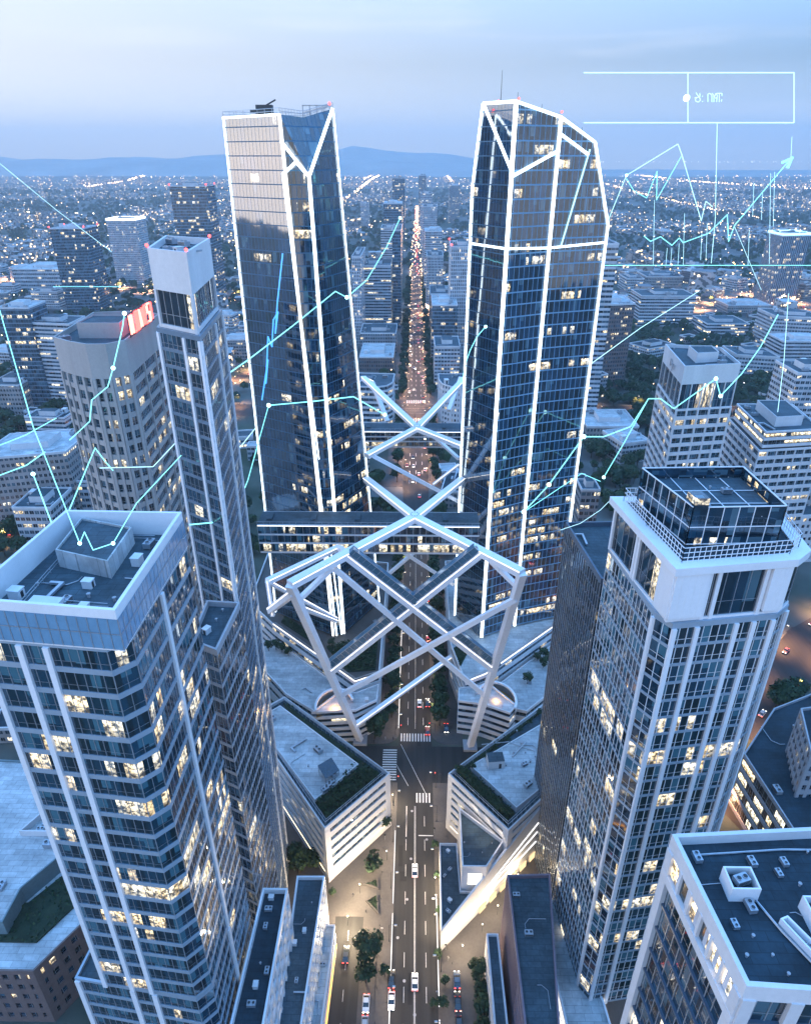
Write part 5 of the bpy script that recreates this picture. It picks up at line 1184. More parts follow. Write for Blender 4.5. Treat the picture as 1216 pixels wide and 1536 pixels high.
for (x, y) in ((-56, 229), (-59, 231), (-53, 227), (-62, 230)): tree(0, x, y, 12.1, rt.uniform(.45, .6), 'bushy small tree on the pale terrace roof left of the lattice', 'left terrace trees')
for (x, y) in ((-18, 213), (-21, 216), (-24, 221), (-19, 222), (-30, 222), (-34, 225)): tree(1, x, y, 18.9, rt.uniform(.35, .5), 'small tree in the hedge garden at the foot of the left lit tower', 'deck garden trees')
for q in TP:
    for ch in list(q.children): bpy.data.objects.remove(ch)
    bpy.data.objects.remove(q)
# ================================================================ vehicles
def car_proto(name, label, paint_m, L=4.5, W_=1.85, H=1.48, kind='car', lights='tail'):
    root = thing(name, label, 'car', (0, 0, -500)); hw = W_/2
    st = [(-L/2, .45, .66, .86), (-L/2+.12, .28, .86, .95), (-L*.3, .24, .93, 1), (L*.08, .24, .95, 1), (L*.32, .26, .86, .98), (L/2-.15, .28, .72, .92), (L/2, .42, .60, .80)]
    b = MB(); rings = []
    for y, z0, z1, f in st:
        w = hw*f; rings.append([(-w*.94, y, z0), (w*.94, y, z0), (w, y, z0+.2), (w, y, z1-.12), (w*.9, y, z1), (-w*.9, y, z1), (-w, y, z1-.12), (-w, y, z0+.2)])
    for a, c in zip(rings, rings[1:]):
        for i in range(8):
            j = (i+1) % 8; b.face([a[j], a[i], c[i], c[j]])
    b.face(rings[0]); b.face(rings[-1][::-1]); b.build('body', paint_m, root, off=(0, 0, 0))
    b = MB(); ya, yb, yc, yd = (-L*.46, -L*.34, L*.02, L*.2) if kind == 'van' else (-L*.40, -L*.22, L*.06, L*.24)
    R = [[(-hw*.86, ya, .88), (hw*.86, ya, .88), (hw*.86, yd, .88), (-hw*.86, yd, .88)], [(-hw*.70, yb, H), (hw*.70, yb, H), (hw*.70, yc, H), (-hw*.70, yc, H)]]
    for i in range(4):
        j = (i+1) % 4; b.face([R[0][i], R[0][j], R[1][j], R[1][i]])
    b.face(R[1]); b.build('windows', MT['carglass'], root, off=(0, 0, 0))
    b = MB(); b.prism([(-hw*.69, yb+.03), (hw*.69, yb+.03), (hw*.69, yc-.03), (-hw*.69, yc-.03)], H-.02, H+.035, bottom=False)
    for s in (-1, 1): b.beam((s*hw*.72, (yb+yc)/2, .95), (s*hw*.72, (yb+yc)/2, H), .06, .1)
    b.build('roof', paint_m, root, off=(0, 0, 0))
    for sx in (-1, 1):
        for sy in (-1, 1):
            w = MB(); x = sx*(hw-.09); w.tube([(x-.1, sy*L*.31, .33), (x+.1, sy*L*.31, .33)], .33, 12); o = w.build('wheel', MT['dark'], root, off=(0, 0, 0))
            w = MB(); w.tube([(x+sx*.09, sy*L*.31, .33), (x+sx*.115, sy*L*.31, .33)], .2, 8); w.build('rim', MT['metal'], o, off=(0, 0, 0))
        w = MB(); w.box(sx*hw*.62-.2, sx*hw*.62+.2, L/2-.1, L/2+.03, .56, .70); w.build('headlight', MT['headlamp'], root, off=(0, 0, 0))
        w = MB(); w.box(sx*hw*.66-.2, sx*hw*.66+.2, -L/2-.02, -L/2+.12, .68, .84); w.build('tail_light', MT['taillamp'], root, off=(0, 0, 0))
    return root
def paintm(n, c):
    m, t, p = nodes(n); p.inputs['Base Color'].default_value = (*c, 1); p.inputs['Roughness'].default_value = .3; p.inputs['Coat Weight'].default_value = .6; p.inputs['Coat Roughness'].default_value = .05
    nz = N(t, 'TexNoise', {'Vector': N(t, 'TexCoord', out=3), 'Scale': 3.0}); t.links.new(N(t, 'MapRange', [nz, 0, 1, .22, .4]), p.inputs['Roughness']); return m
MT['carglass'] = plain('car_glass', (.01, .014, .018), .06, .2, .5, spec=.8); MT['headlamp'] = emis('headlamp', (1, .92, .75), 7.0); MT['taillamp'] = emis('tail_lamp', (1, .05, .03), 5.0)
CP = {c: car_proto('car', c+' car', paintm(c+'_paint', v), **k) for c, v, k in [('white', (.70, .71, .72), {}), ('black', (.012, .013, .015), dict(L=4.8)), ('silver', (.35, .37, .39), {}), ('red', (.35, .02, .02), {}), ('blue', (.03, .06, .12), {})]}
def car(c, px, py, rz=0, label=None, group='cars in the streets', y=None):
    x, yy = atz(px, py, 0); return dup(CP[c], (x, yy, .06), rz, label, group)
PI_ = math.pi
car('white', 622, 1308, 0, 'white car driving up the avenue beside the plaza with the triangular planter')
car('white', 622, 1475, 0, 'white car with red tail lights driving at the bottom of the avenue')
car('black', 519, 1434, 0, 'black car on the side road left of the largest median tree'); car('white', 549, 1507, PI_, 'white car parked on the paved median left of the avenue')
car('black', 587, 1471, 0, 'dark car parked at the left kerb of the avenue above a white one'); car('white', 587, 1503, PI_, 'white car parked at the left kerb of the avenue behind the dark one')
car('silver', 547, 1540, PI_, 'silver car cut off by the bottom edge beside the median')
car('blue', 685, 1472, 0, 'dark blue car, uppermost of the row parked beside the right pavement'); car('black', 686, 1504, 0, 'black car, second of the row parked beside the right pavement'); car('black', 688, 1534, 0, 'black car cut off by the bottom edge in the row beside the right pavement')
car('white', 629, 1057, 0, 'white car heading away just past the far crosswalk'); car('black', 641, 1056, 0, 'black car beside the white car past the far crosswalk')
car('red', 641, 1098, 0, 'red-lit car crossing the far crosswalk'); car('blue', 669, 1094, PI_, 'dark car standing on the right pavement by the ribbon building')
ci = 0; rc = random.Random(3)
for (px, py, c) in [(641, 900, 'red'), (642, 870, 'black'), (643, 965, 'red'), (620, 700, 'white'), (628, 712, 'white'), (629, 745, 'silver'), (642, 960, 'red')]:
    car(c, px, py, 0 if px > 625 else PI_, ['red', 'white', 'silver', 'black'][0] and c+' car on the avenue under the steel lattice', 'cars under the lattice')
for k in range(46):
    y = 430+k*14+rc.uniform(-4, 4); ln = rc.choice((-6.5, -2.2, 2.4, 6.6))
    if 560 < y < 594: continue
    c = rc.choice(('white', 'black', 'silver', 'red', 'white')); dup(CP[c], (AX+ln, y, .06), 0 if ln > 0 else PI_, 'small car far along the busy avenue', 'cars far along the avenue', (1.1, 1.1, 1.1))
def along_road(pts, n, off, group, label, seed, sc=1.0):
    r = random.Random(seed)
    segs = [(Vector(a[:2]), Vector(b[:2])) for a, b in zip(pts, pts[1:])]; tot = sum((b-a).length for a, b in segs)
    for k in range(n):
        s = tot*(k+.5+r.uniform(-.3, .3))/n
        for a, b in segs:
            L = (b-a).length
            if s <= L: break
            s -= L
        d = (b-a)/L; nn = Vector((-d.y, d.x)); sd = r.choice((-1, 1)); p = a+d*s+nn*sd*off*r.uniform(.4, 1)
        c = r.choice(('white', 'black', 'silver', 'red', 'white')); ang = math.atan2(-d.x, d.y) + (0 if sd < 0 else PI_); dup(CP[c], (p.x, p.y, .1), ang, label, group, (sc, sc, sc))
along_road(RIGHT_ROAD, 14, 4, 'cars on the right street', 'small car on the warm lit street right of the right glass tower', 1)
along_road(RIGHT_AVE, 22, 7, 'cars on the diagonal avenue', 'small car on the diagonal avenue at the right edge', 2)
along_road(LEFT_ROAD, 14, 4, 'cars on the left street', 'small car on the orange-lit street at the left', 3)
along_road(LEFT_LOW, 6, 3, 'cars on the lower left street', 'small car on the street behind the courtyard building', 4)
along_road(EXPRESS, 34, 11, 'cars on the expressway', 'tiny car on the far left expressway', 5, 1.5); along_road(EXPRESS_R, 24, 9, 'cars on the right expressway', 'tiny car on the far right expressway', 6, 1.5)
for q in CP.values():
    for ch in list(q.children):
        for gch in list(ch.children): bpy.data.objects.remove(gch)
        bpy.data.objects.remove(ch)
    bpy.data.objects.remove(q)
# ================================================================ street lamps, signals, people
def lamp_proto(h=7.5, arm=1.6):
    r = thing('street_lamp', 'street lamp', 'street lamp', (0, 0, -500)); b = MB(); b.tube([(0, 0, 0), (0, 0, .5)], .16, 8); b.tube([(0, 0, .5), (0, 0, h)], .09, 6, r2=.06); b.tube([(0, 0, h), (arm*.5, 0, h+.25), (arm, 0, h+.2)], .05, 5); b.build('pole', MT['dark'], r, off=(0, 0, 0))
    b = MB(); b.box(arm-.1, arm+.7, -.18, .18, h+.1, h+.28); b.build('lamp_head', MT['metal'], r, off=(0, 0, 0)); b = MB(); b.box(arm-.05, arm+.65, -.15, .15, h+.02, h+.095); b.build('lens', MT['lamp'], r, off=(0, 0, 0)); return r
LP = lamp_proto(); rl = random.Random(2)
def lampat(x, y, rz, power, label, group, z=.12, col=(1, .72, .42), sc=1.0, h=7.2):
    o = dup(LP, (x, y, z), rz, label, group, (sc, sc, sc))
    if power:
        l = LD.setdefault((power, col), bpy.data.lights.new('lamp_light', 'SPOT')); l.spot_size = rad(140); l.spot_blend = .6; l.energy = power*1.1; l.color = col; l.shadow_soft_size = .4
        q = bpy.data.objects.new('lamp_light', l); COL.objects.link(q); q.parent = o; q.location = (1.9, 0, h)
    return o
LD = {}
for y in (66, 84, 100, 116, 132, 148, 162):
    lampat(AX-AW-1.0, y, 0, 700, 'street lamp on the left kerb of the near avenue', 'near avenue lamps', col=(1, .76, .5)); lampat(AX+AW+1.0, y+8, PI_, 700, 'street lamp on the right kerb of the near avenue', 'near avenue lamps', col=(1, .76, .5))
for y in range(198, 340, 17):
    lampat(AX-AW-1.2, y, 0, 600, 'street lamp under the lattice on the avenue', 'lamps under the lattice'); lampat(AX+AW+1.2, y+7, PI_, 600, 'street lamp under the lattice on the avenue', 'lamps under the lattice')
y = 425
while y < 1500:
    for sx in (-1, 1): lampat(AX+sx*9.8, y+sx*5, 0 if sx < 0 else PI_, 3800 if y < 900 else 6000, 'street lamp far along the avenue', 'far avenue lamps', col=(1, .57, .32), sc=1.25)
    y += 24 if y < 800 else 45
def lamps_along(pts, step, off, power, group, label, sc=1.2, both=True):
    acc = 0
    for a, b in zip(pts, pts[1:]):
        a, b = Vector(a[:2]), Vector(b[:2]); L = (b-a).length; d = (b-a)/L; nn = Vector((-d.y, d.x)); s = step-acc if acc else 0
        while s < L:
            p = a+d*s
            for sd in ((-1, 1) if both else (1,)):
                q = p+nn*sd*off; lampat(q.x, q.y, math.atan2(-nn.y*sd, -nn.x*sd), power, label, group, col=(1, .48, .22), sc=sc)
            s += step
        acc = (L-(s-step))
lamps_along(RIGHT_ROAD, 26, 7.2, 5200, 'right street lamps', 'street lamp on the warm street right of the right glass tower')
lamps_along(RIGHT_AVE, 34, 11, 7000, 'diagonal avenue lamps', 'street lamp on the diagonal avenue at the right edge')
lamps_along(LEFT_ROAD, 34, 8, 14000, 'left street lamps', 'street lamp on the orange-lit left street'); lamps_along(LEFT_LOW, 34, 7, 2200, 'lower left street lamps', 'street lamp on the street behind the courtyard building')
lamps_along(EXPRESS, 60, 16, 60000, 'expressway lamps', 'tall lamp along the far left expressway', 1.8); lamps_along(EXPRESS_R, 60, 14, 60000, 'right expressway lamps', 'tall lamp along the far right expressway', 1.8)
lamps_along([(-480, 576), (600, 576)], 40, 17, 5000, 'boulevard lamps', 'street lamp along the crossing boulevard', 1.3)
for ch in list(LP.children): bpy.data.objects.remove(ch)
bpy.data.objects.remove(LP)
# continuous kerb light rails beside the near avenue
def rail(label, x0, y0, x1, y1):
    r = thing('kerb_light_rail', label, 'light rail', (x0, y0, 0)); b = MB(); b.beam((x0, y0, .28), (x1, y1, .28), .16, .3); b.build('housing', MT['metal'], r); b = MB(); b.beam((x0, y0, .46), (x1, y1, .46), .14, .06); b.build('light_strip', MT['strip2'], r)
rail('glowing strip along the left kerb of the near avenue', AX-AW-.25, 70, AX-AW-.25, 124); rail('short glowing strip along the left kerb near the junction', AX-AW-.25, 127, AX-AW-.25, 152)
rail('glowing strip along the right kerb of the near avenue, lower piece', AX+AW+.25, 60, AX+AW+.25, 96); rail('glowing strip along the right kerb of the near avenue, upper piece', AX+AW+.25, 99, AX+AW+.25, 130)
rail('long glowing strip on the left kerb under the lattice', AX-AW-.25, 198, AX-AW-.25, 300)
# light over the plazas
for i, (px, py, p) in enumerate([(522, 1388, 1900), (540, 1340, 900), (533, 1420, 900), (745, 1372, 330), (722, 1400, 260), (693, 1432, 500), (589, 1205, 600), (652, 1330, 350), (652, 1385, 350), (775, 1325, 300), (580, 1290, 350)]):
    x, y = atz(px, py, 0); r = thing('bollard_lamp', 'small bright lamp post on the plaza', 'lamp', (x, y, .02), 'plaza lamps')
    b = MB(); b.tube([(x, y, 0), (x, y, 4.2)], .07, 6); b.build('pole', MT['dark'], r); b = MB(); b.ball((x, y, 4.4), .15); b.build('globe', MT['lamp'], r)
    l = bpy.data.lights.new('plaza_light', 'POINT'); l.energy = p*2.4; l.color = (1, .78, .5); l.shadow_soft_size = .25; o = bpy.data.objects.new('plaza_light', l); COL.objects.link(o); o.parent = r; o.location = (0, 0, 4.7)
for k in range(22):
    (x, y) = ((AX-AW-3.9, 74+k*4.2) if k % 2 else (AX+AW+4.2, 70+k*4.0)); o = None
    b = MB(); b.tube([(x, y, .12), (x, y, .95)], .09, 8); b.ball((x, y, .97), .10, 0, 8, 4); tag(b.build('bollard', MT['dark']), 'short dark bollard standing in the row at the back of the avenue pavement', 'bollard', 'pavement bollards')
for k in range(9):
    x, y = AX+rw.uniform(-5, 5), 74+k*11+rw.uniform(-3, 3); b = MB(); b.tube([(x, y, .038), (x, y, .05)], .42, 14); tag(b.build('manhole_cover', MT['grey']), 'round grey manhole cover in the asphalt of the near avenue', 'manhole cover', 'manhole covers of the near avenue')
for k, (px, py) in enumerate([(651, 1250), (653, 1350), (577, 1260), (573, 1400), (668, 1425), (655, 1495)]):
    x, y = atz(px, py, 0); r = thing('sign_post', 'small road sign on a thin pole beside the near avenue', 'road sign', (x, y, .12), 'road signs of the near avenue'); b = MB(); b.tube([(x, y, .1), (x, y, 2.9)], .05, 6); b.build('pole', MT['metal'], r)
    b = MB(); b.tube([(x, y-.06, 2.6), (x, y-.03, 2.6)], .36, 12); b.build('plate', MT['white2' if k % 2 else 'dark'], r)
def planter(label, poly):
    poly = ccw(poly); r = thing('planter', label, 'planter', (*cen(poly), 0)); b = MB(); ringwall(b, poly, .35, 0, .6); b.build('rim', MT['paving'], r); hedge_mesh('planting', [inset(poly, .35)], 0, .9, 9, LM, r)
planter('triangular planter with a tree on the left plaza', [atz(541, 1328, 0), atz(566, 1318, 0), atz(568, 1335, 0), atz(556, 1330, 0)]); planter('pointed planter below the triangular one on the left plaza', [atz(548, 1352, 0), atz(566, 1342, 0), atz(568, 1372, 0)])
def signal(px, py, rz, label, on='red'):
    x, y = atz(px, py, 0); r = thing('traffic_light', label, 'traffic light', (x, y, .12), rz=0); b = MB(); b.tube([(x, y, .1), (x, y, 5.2)], .08, 6); b.tube([(x, y, 5.0), (x+2.2*math.cos(rz), y+2.2*math.sin(rz), 5.2)], .06, 5); b.build('pole', MT['dark'], r)
    hx, hy = x+2.2*math.cos(rz), y+2.2*math.sin(rz); b = MB(); b.box(hx-.18, hx+.18, hy-.14, hy+.14, 4.7, 5.8); o = b.build('signal_head', MT['dark'], r); b = MB(); b.ball((hx, hy-.16, 5.55), .13); b.build('red_lens', MT['taillamp'], o, off=r.location)
signal(593, 1103, 0, 'traffic light at the left end of the far crosswalk'); signal(652, 1100, PI_, 'traffic light at the right end of the far crosswalk'); signal(588, 1180, 0, 'traffic light at the podium corner by the near crosswalk'); signal(661, 1175, PI_, 'traffic light at the right of the near crosswalk')
def person(px, py, label, cm, rz=0, stride=.18):
    x, y = atz(px, py, 0); me = bpy.data.meshes.new('body'); st = stride
    J = [(0, 0, .95), (0, 0, 1.2), (0, 0, 1.42), (0, 0, 1.52), (0, .02, 1.66), (-.1, 0, .9), (-.1, st, .5), (-.1, st*1.1, .06), (.1, 0, .9), (.1, -st*.6, .5), (.1, -st*1.6, .08), (-.2, 0, 1.4), (-.25, -st*.8, 1.12), (-.24, -st*.2, .86), (.2, 0, 1.4), (.25, st*.8, 1.12), (.24, st*1.6, .9), (-.1, st*1.1+.14, .04), (.1, -st*1.6+.14, .05)]
    Ed = [(0, 1), (1, 2), (2, 3), (3, 4), (0, 5), (5, 6), (6, 7), (0, 8), (8, 9), (9, 10), (2, 11), (11, 12), (12, 13), (2, 14), (14, 15), (15, 16), (7, 17), (10, 18)]
    Rr = [.15, .14, .15, .06, .105, .10, .07, .05, .10, .07, .05, .07, .05, .035, .07, .05, .035, .035, .035]
    me.from_pydata(J, Ed, []); me.materials.append(cm); o = bpy.data.objects.new('person', me); COL.objects.link(o); o.location = (x, y, .16); o.rotation_euler[2] = rz
    sk = o.modifiers.new('skin', 'SKIN'); sv = me.skin_vertices[0].data
    for v, q in zip(sv, Rr): v.radius = (q, q)
    sv[0].use_root = True; o.modifiers.new('sub', 'SUBSURF').levels = 1; return tag(o, label, 'person', 'people on the pavements')
dk, lt = plain('dark_clothes', (.03, .035, .05), .8), plain('light_clothes', (.4, .38, .36), .8)
for i, (px, py, lab) in enumerate([(561, 1115, 'person in dark clothes standing at the left corner of the far crosswalk'), (578, 1110, 'person in light clothes near the left traffic light'), (530, 1345, 'person in dark clothes walking across the lit plaza'), (549, 1370, 'person in dark clothes beside the pointed planter'), (672, 1440, 'person in light clothes walking on the right pavement'), (676, 1405, 'person in dark clothes by the wedge building tip'), (590, 1110, 'person in dark clothes waiting at the traffic light'), (654, 1310, 'person in dark clothes on the right pavement of the avenue')]):
    person(px, py, lab, (dk, lt)[i in (1, 4)], i*1.3)
# ================================================================ the city beyond: countable blocks near, one mass far away
rs = random.Random(77); roads = [RIGHT_ROAD, RIGHT_AVE, LEFT_ROAD, LEFT_LOW, EXPRESS, EXPRESS_R, [(-500, 576), (620, 576)], [(-900, 1000), (900, 1000)]]
def near_road(x, y, m):
    if abs(x-AX) < m+12: return True
    for pts in roads:
        for a, b in zip(pts, pts[1:]):
            ax, ay, bx, by = a[0], a[1], b[0], b[1]; L2 = (bx-ax)**2+(by-ay)**2; t = max(0, min(1, ((x-ax)*(bx-ax)+(y-ay)*(by-ay))/L2))
            if math.hypot(x-ax-t*(bx-ax), y-ay-t*(by-ay)) < m+14: return True
    return False
def green(x, y): return mnoise.noise((x*.0022+3.1, y*.0016, 1.7)) + .35*mnoise.noise((x*.006, y*.005, 4))
PLACED = []
KEYS = ['white', 'ribbon', 'beige', 'brown', 'grey', 'white', 'slab', 'ribbon', 'beige']
cnt = 0
for _ in range(9000):
    if cnt >= 230: break
    y = 190+1150*rs.random()**1.25; x = rs.uniform(-.74, .74)*(y+60)
    big = rs.random() < .55; w, d = (rs.uniform(20, 46), rs.uniform(16, 34)) if big else (rs.uniform(10, 18), rs.uniform(9, 15)); h = (rs.uniform(9, 26) if big else rs.uniform(5, 11))*(1.25 if abs(x) < 160 and y > 420 else 1)
    m = max(w, d)*.62
    if y < 330 and abs(x) < 150: continue
    if near_road(x, y, m) or any(math.hypot(x-a, y-b) < m+c for a, b, c in PLACED): continue
    if any(inside(inset(u, -m), (x, y)) for u in USED): continue
    if green(x, y) < -.16 and rs.random() < .85: continue
    rot = rs.gauss(0, .12) + (.5 if x > 150 else 0); c_, s_ = math.cos(rot), math.sin(rot)
    poly = [(x+a*c_-b_*s_, y+a*s_+b_*c_) for a, b_ in ((-w/2, -d/2), (w/2, -d/2), (w/2, d/2), (-w/2, d/2))]; PLACED.append((x, y, m)); k = rs.choice(KEYS)
    nm = {'white': 'white', 'ribbon': 'white ribbon-windowed', 'beige': 'beige', 'brown': 'brown', 'grey': 'grey', 'slab': 'pale'}[k]
    simple('city_block', ('large ' if big and w > 32 else 'mid-sized ' if big else 'small ')+('tall ' if h > 20 else 'low ')+nm+' block '+('left' if x < 0 else 'right')+' of the avenue, '+('before the boulevard' if y < 560 else 'between boulevard and expressway' if y < 985 else 'beyond the far boulevard'), 'building', poly, h, k, 3.6, rs.choice(('roof', 'roofl', 'roofd')), nm+' city blocks', seed=cnt, kit=4 if big and y < 700 else (2 if big else 0), pent=big, sc=1.5); cnt += 1
# far mass of houses: a single stuff object
b = MB(); n = 0
V = []; F = []; Mi = []
for _ in range(60000):
    if n >= 15000: break
    y = 700+6500*rs.random()**1.7; x = rs.uniform(-.80, .80)*(y+60)
    if green(x, y) < (-.02 if y > 1400 else -.10) or near_road(x, y, 8): continue
    if y < 1360 and any(abs(x-a) < c+10 and abs(y-b_) < c+10 for a, b_, c in PLACED): continue
    if any(abs(x-cen(u)[0]) < 60 and abs(y-cen(u)[1]) < 60 for u in USED): continue
    big = rs.random() < .07
    w, d, h = (rs.uniform(16, 38), rs.uniform(14, 30), rs.uniform(12, 38)) if big else (rs.uniform(8, 17), rs.uniform(7, 13), rs.uniform(5, 10))
    rot = rs.gauss(0, .3); c_, s_ = math.cos(rot), math.sin(rot); i = len(V); q = [(x+a*c_-b_*s_, y+a*s_+b_*c_) for a, b_ in ((-w/2, -d/2), (w/2, -d/2), (w/2, d/2), (-w/2, d/2))]
    V += [(*p, 0) for p in q] + [(*p, h) for p in q]; m1 = rs.choice((0, 0, 1, 2)); m2 = rs.choice((3, 4, 4, 5))
    F += [(i, i+1, i+5, i+4), (i+1, i+2, i+6, i+5), (i+2, i+3, i+7, i+6), (i+3, i, i+4, i+7)]; Mi += [m1]*4
    if big or rs.random() < .3: F.append((i+4, i+5, i+6, i+7)); Mi.append(m2 if big else 5)
    else:
        r0, r1 = ((q[0][0]+q[3][0])/2*.75+(q[1][0]+q[2][0])/2*.25, (q[0][1]+q[3][1])/2*.75+(q[1][1]+q[2][1])/2*.25, h+2.6), ((q[0][0]+q[3][0])/2*.25+(q[1][0]+q[2][0])/2*.75, (q[0][1]+q[3][1])/2*.25+(q[1][1]+q[2][1])/2*.75, h+2.6)
        V += [r0, r1]; F += [(i+4, i+5, i+9, i+8), (i+6, i+7, i+8, i+9), (i+5, i+6, i+9), (i+7, i+4, i+8)]; Mi += [m2]*4
    n += 1
def bulk(name, V, F, Mi, mats):
    me = bpy.data.meshes.new(name); me.from_pydata(V, [], F)
    for m in mats: me.materials.append(m)
    me.polygons.foreach_set('material_index', Mi); me.update(); o = bpy.data.objects.new(name, me); COL.objects.link(o); return tag(o, kind='stuff')
def housewall(name, col):
    m, t, p = nodes(name); co = N(t, 'TexCoord', out=3); w = N(t, 'TexVoronoi', {'Vector': N(t, 'Mapping', {0: co, 3: (.22, .22, .3)}), 'Scale': 1.0}, out=1)
    s = t.nodes.new('ShaderNodeSeparateColor'); t.links.new(w, s.inputs[0]); dk_ = M(t, 'GREATER_THAN', s.outputs[0], .6); t.links.new(mixc(t, dk_, col, tuple(c*.25 for c in col)), p.inputs['Base Color'])
    p.inputs['Emission Color'].default_value = (1, .7, .38, 1); t.links.new(M(t, 'MULTIPLY', M(t, 'GREATER_THAN', s.outputs[1], .93), 0.8), p.inputs['Emission Strength']); p.inputs['Roughness'].default_value = .8; m.cycles.emission_sampling = 'NONE'; return m
FM = [housewall('house_pale', (.42, .41, .41)), housewall('house_beige', (.34, .30, .27)), housewall('house_grey', (.25, .26, .28)), plain('tile_roof', (.17, .12, .11), .85, .3, .02), plain('slate_roof', (.16, .17, .19), .8, .3, .02), plain('flat_roof_pale', (.36, .37, .38), .85, .25, .02)]
bulk('distant_houses', V, F, Mi, FM)
# woodland: one mass of leaf clumps
V = []; F = []; Mi = []; n = 0
for _ in range(90000):
    if n >= 11000: break
    y = 330+4600*rs.random()**1.9; x = rs.uniform(-.80, .80)*(y+60)
    gv = green(x, y)
    if gv > (.02 if y > 1400 else -.05) and rs.random() > .16: continue
    if near_road(x, y, 1) or any(inside(inset(u, -3), (x, y)) for u in USED if abs(cen(u)[0]-x) < 90 and abs(cen(u)[1]-y) < 90): continue
    if any(math.hypot(x-a, y-b_) < c+3 for a, b_, c in PLACED): continue
    R0 = rs.uniform(2.6, 5.2)*(1+y/5200); hz = rs.uniform(4, 8)*(1+y/6000); m1 = rs.choice((0, 0, 1)); k2 = 26 if y < 1200 else 9
    for k in range(k2):
        d = Vector((rs.gauss(0, 1), rs.gauss(0, 1), abs(rs.gauss(.2, .8)))).normalized(); o = Vector((x, y, hz)) + Vector((d.x*R0, d.y*R0, d.z*R0*.85-1.2)); t = d.cross(Vector((rs.uniform(-1, 1), rs.uniform(-1, 1), .5))).normalized(); w = d.cross(t); s = R0*rs.uniform(.35, .62)*(1 if y < 1200 else 1.5); i = len(V)
        dd = d*s*.2; V += [tuple(o-t*s-w*s*.5-dd), tuple(o+t*s*.3-w*s-dd), tuple(o+t*s+w*s*.4-dd), tuple(o-t*s*.3+w*s-dd)]; F.append((i, i+1, i+2, i+3)); Mi.append(m1 if rs.random() < .7 else 1)
    n += 1
bulk('woodland', V, F, Mi, [MT['leaf'], MT['leaf2']])
# city lights: street lamps and windows too far to count
V = []; F = []; Mi = []
def glint(x, y, z_, s, m):
    i = len(V); V.extend([(x-s, y, z_), (x, y-s, z_), (x+s, y, z_), (x, y+s, z_), (x, y, z_+s), (x, y, z_-s)]); F.extend([(i, i+1, i+4), (i+1, i+2, i+4), (i+2, i+3, i+4), (i+3, i, i+4), (i+1, i, i+5), (i+2, i+1, i+5), (i+3, i+2, i+5), (i, i+3, i+5)]); Mi.extend([m]*8)
for _ in range(3600):
    y = 640+9300*rs.random()**1.8; x = rs.uniform(-.8, .8)*(y+60)
    if y < 700 and any(inside(inset(u, -2), (x, y)) for u in USED): continue
    glint(x, y, rs.uniform(3, 9), (.28+y*.00042)*rs.uniform(.6, 1.2), rs.choice((0, 0, 0, 1, 2)))
def chain(pts, step, sz, jit, m=0, z_=8):
    for a, b_ in zip(pts, pts[1:]):
        a, b_ = Vector(a[:2]), Vector(b_[:2]); L = (b_-a).length; k = int(L/step)
        for j in range(k):
            p = a+(b_-a)*((j+rs.random()*.5)/k); glint(p.x+rs.uniform(-jit, jit), p.y+rs.uniform(-jit, jit), z_, (sz+p.y*.00058)*rs.uniform(.6, 1.15), m if rs.random() < .85 else 1)
G = lambda *pp: [atz(a, b_, 0) for a, b_ in pp]
chain(G((130, 282), (190, 273), (225, 262), (233, 253)), 36, .5, 14); chain(G((130, 281), (190, 272), (225, 261), (233, 252)), 60, .5, 20); chain(G((0, 320), (80, 322), (165, 324), (185, 322)), 28, .5, 12, 2); chain(G((0, 365), (70, 356), (150, 342), (250, 318), (345, 300)), 26, .3, 10)
chain(G((520, 300), (560, 268), (610, 245)), 30, .5, 14); chain(G((545, 270), (575, 256), (612, 244)), 44, .5, 10); chain(G((650, 250), (668, 262), (680, 275)), 34, .5, 10); chain(G((510, 275), (700, 272)), 90, .5, 30)
chain(G((900, 262), (960, 264), (1060, 275), (1216, 285)), 26, .5, 14); chain(G((900, 275), (960, 292), (1060, 315), (1130, 328), (1216, 345)), 22, .4, 12); chain(G((960, 270), (1216, 282)), 40, .6, 60); chain(G((0, 262), (170, 260), (300, 258)), 120, .8, 60, 1); chain(G((880, 243), (1216, 243)), 240, 1.0, 120, 1); chain(G((60, 248), (340, 246)), 260, 1.0, 100, 1); chain(G((620, 245), (700, 242)), 200, .8, 60)
chain(G((1090, 395), (1130, 420), (1150, 435)), 16, .2, 4); chain([(AX-10, 430), (AX-10, 1500)], 15, -.1, 2.5, 0, 6); chain([(AX+10, 430), (AX+10, 1500)], 15, -.1, 2.5, 0, 6); chain([(AX-8, 1500), (AX+2, 3300)], 22, .1, 6, 0, 6); chain([(AX+10, 1500), (AX+6, 3300)], 22, .1, 6, 0, 6); chain([(AX, 1300), (AX, 3200)], 25, .1, 5, 3, 3)
chain(EXPRESS, 16, .05, 8, 0, 7); chain(EXPRESS_R, 16, .05, 8, 0, 7)
bulk('city_lights', V, F, Mi, [emis('far_lamp_warm', (1, .58, .27), 9.0), emis('far_lamp_white', (.95, .93, .9), 4.0), emis('far_lamp_gold', (1, .80, .5), 8.0), emis('far_lamp_red', (1, .12, .08), 4.0)])
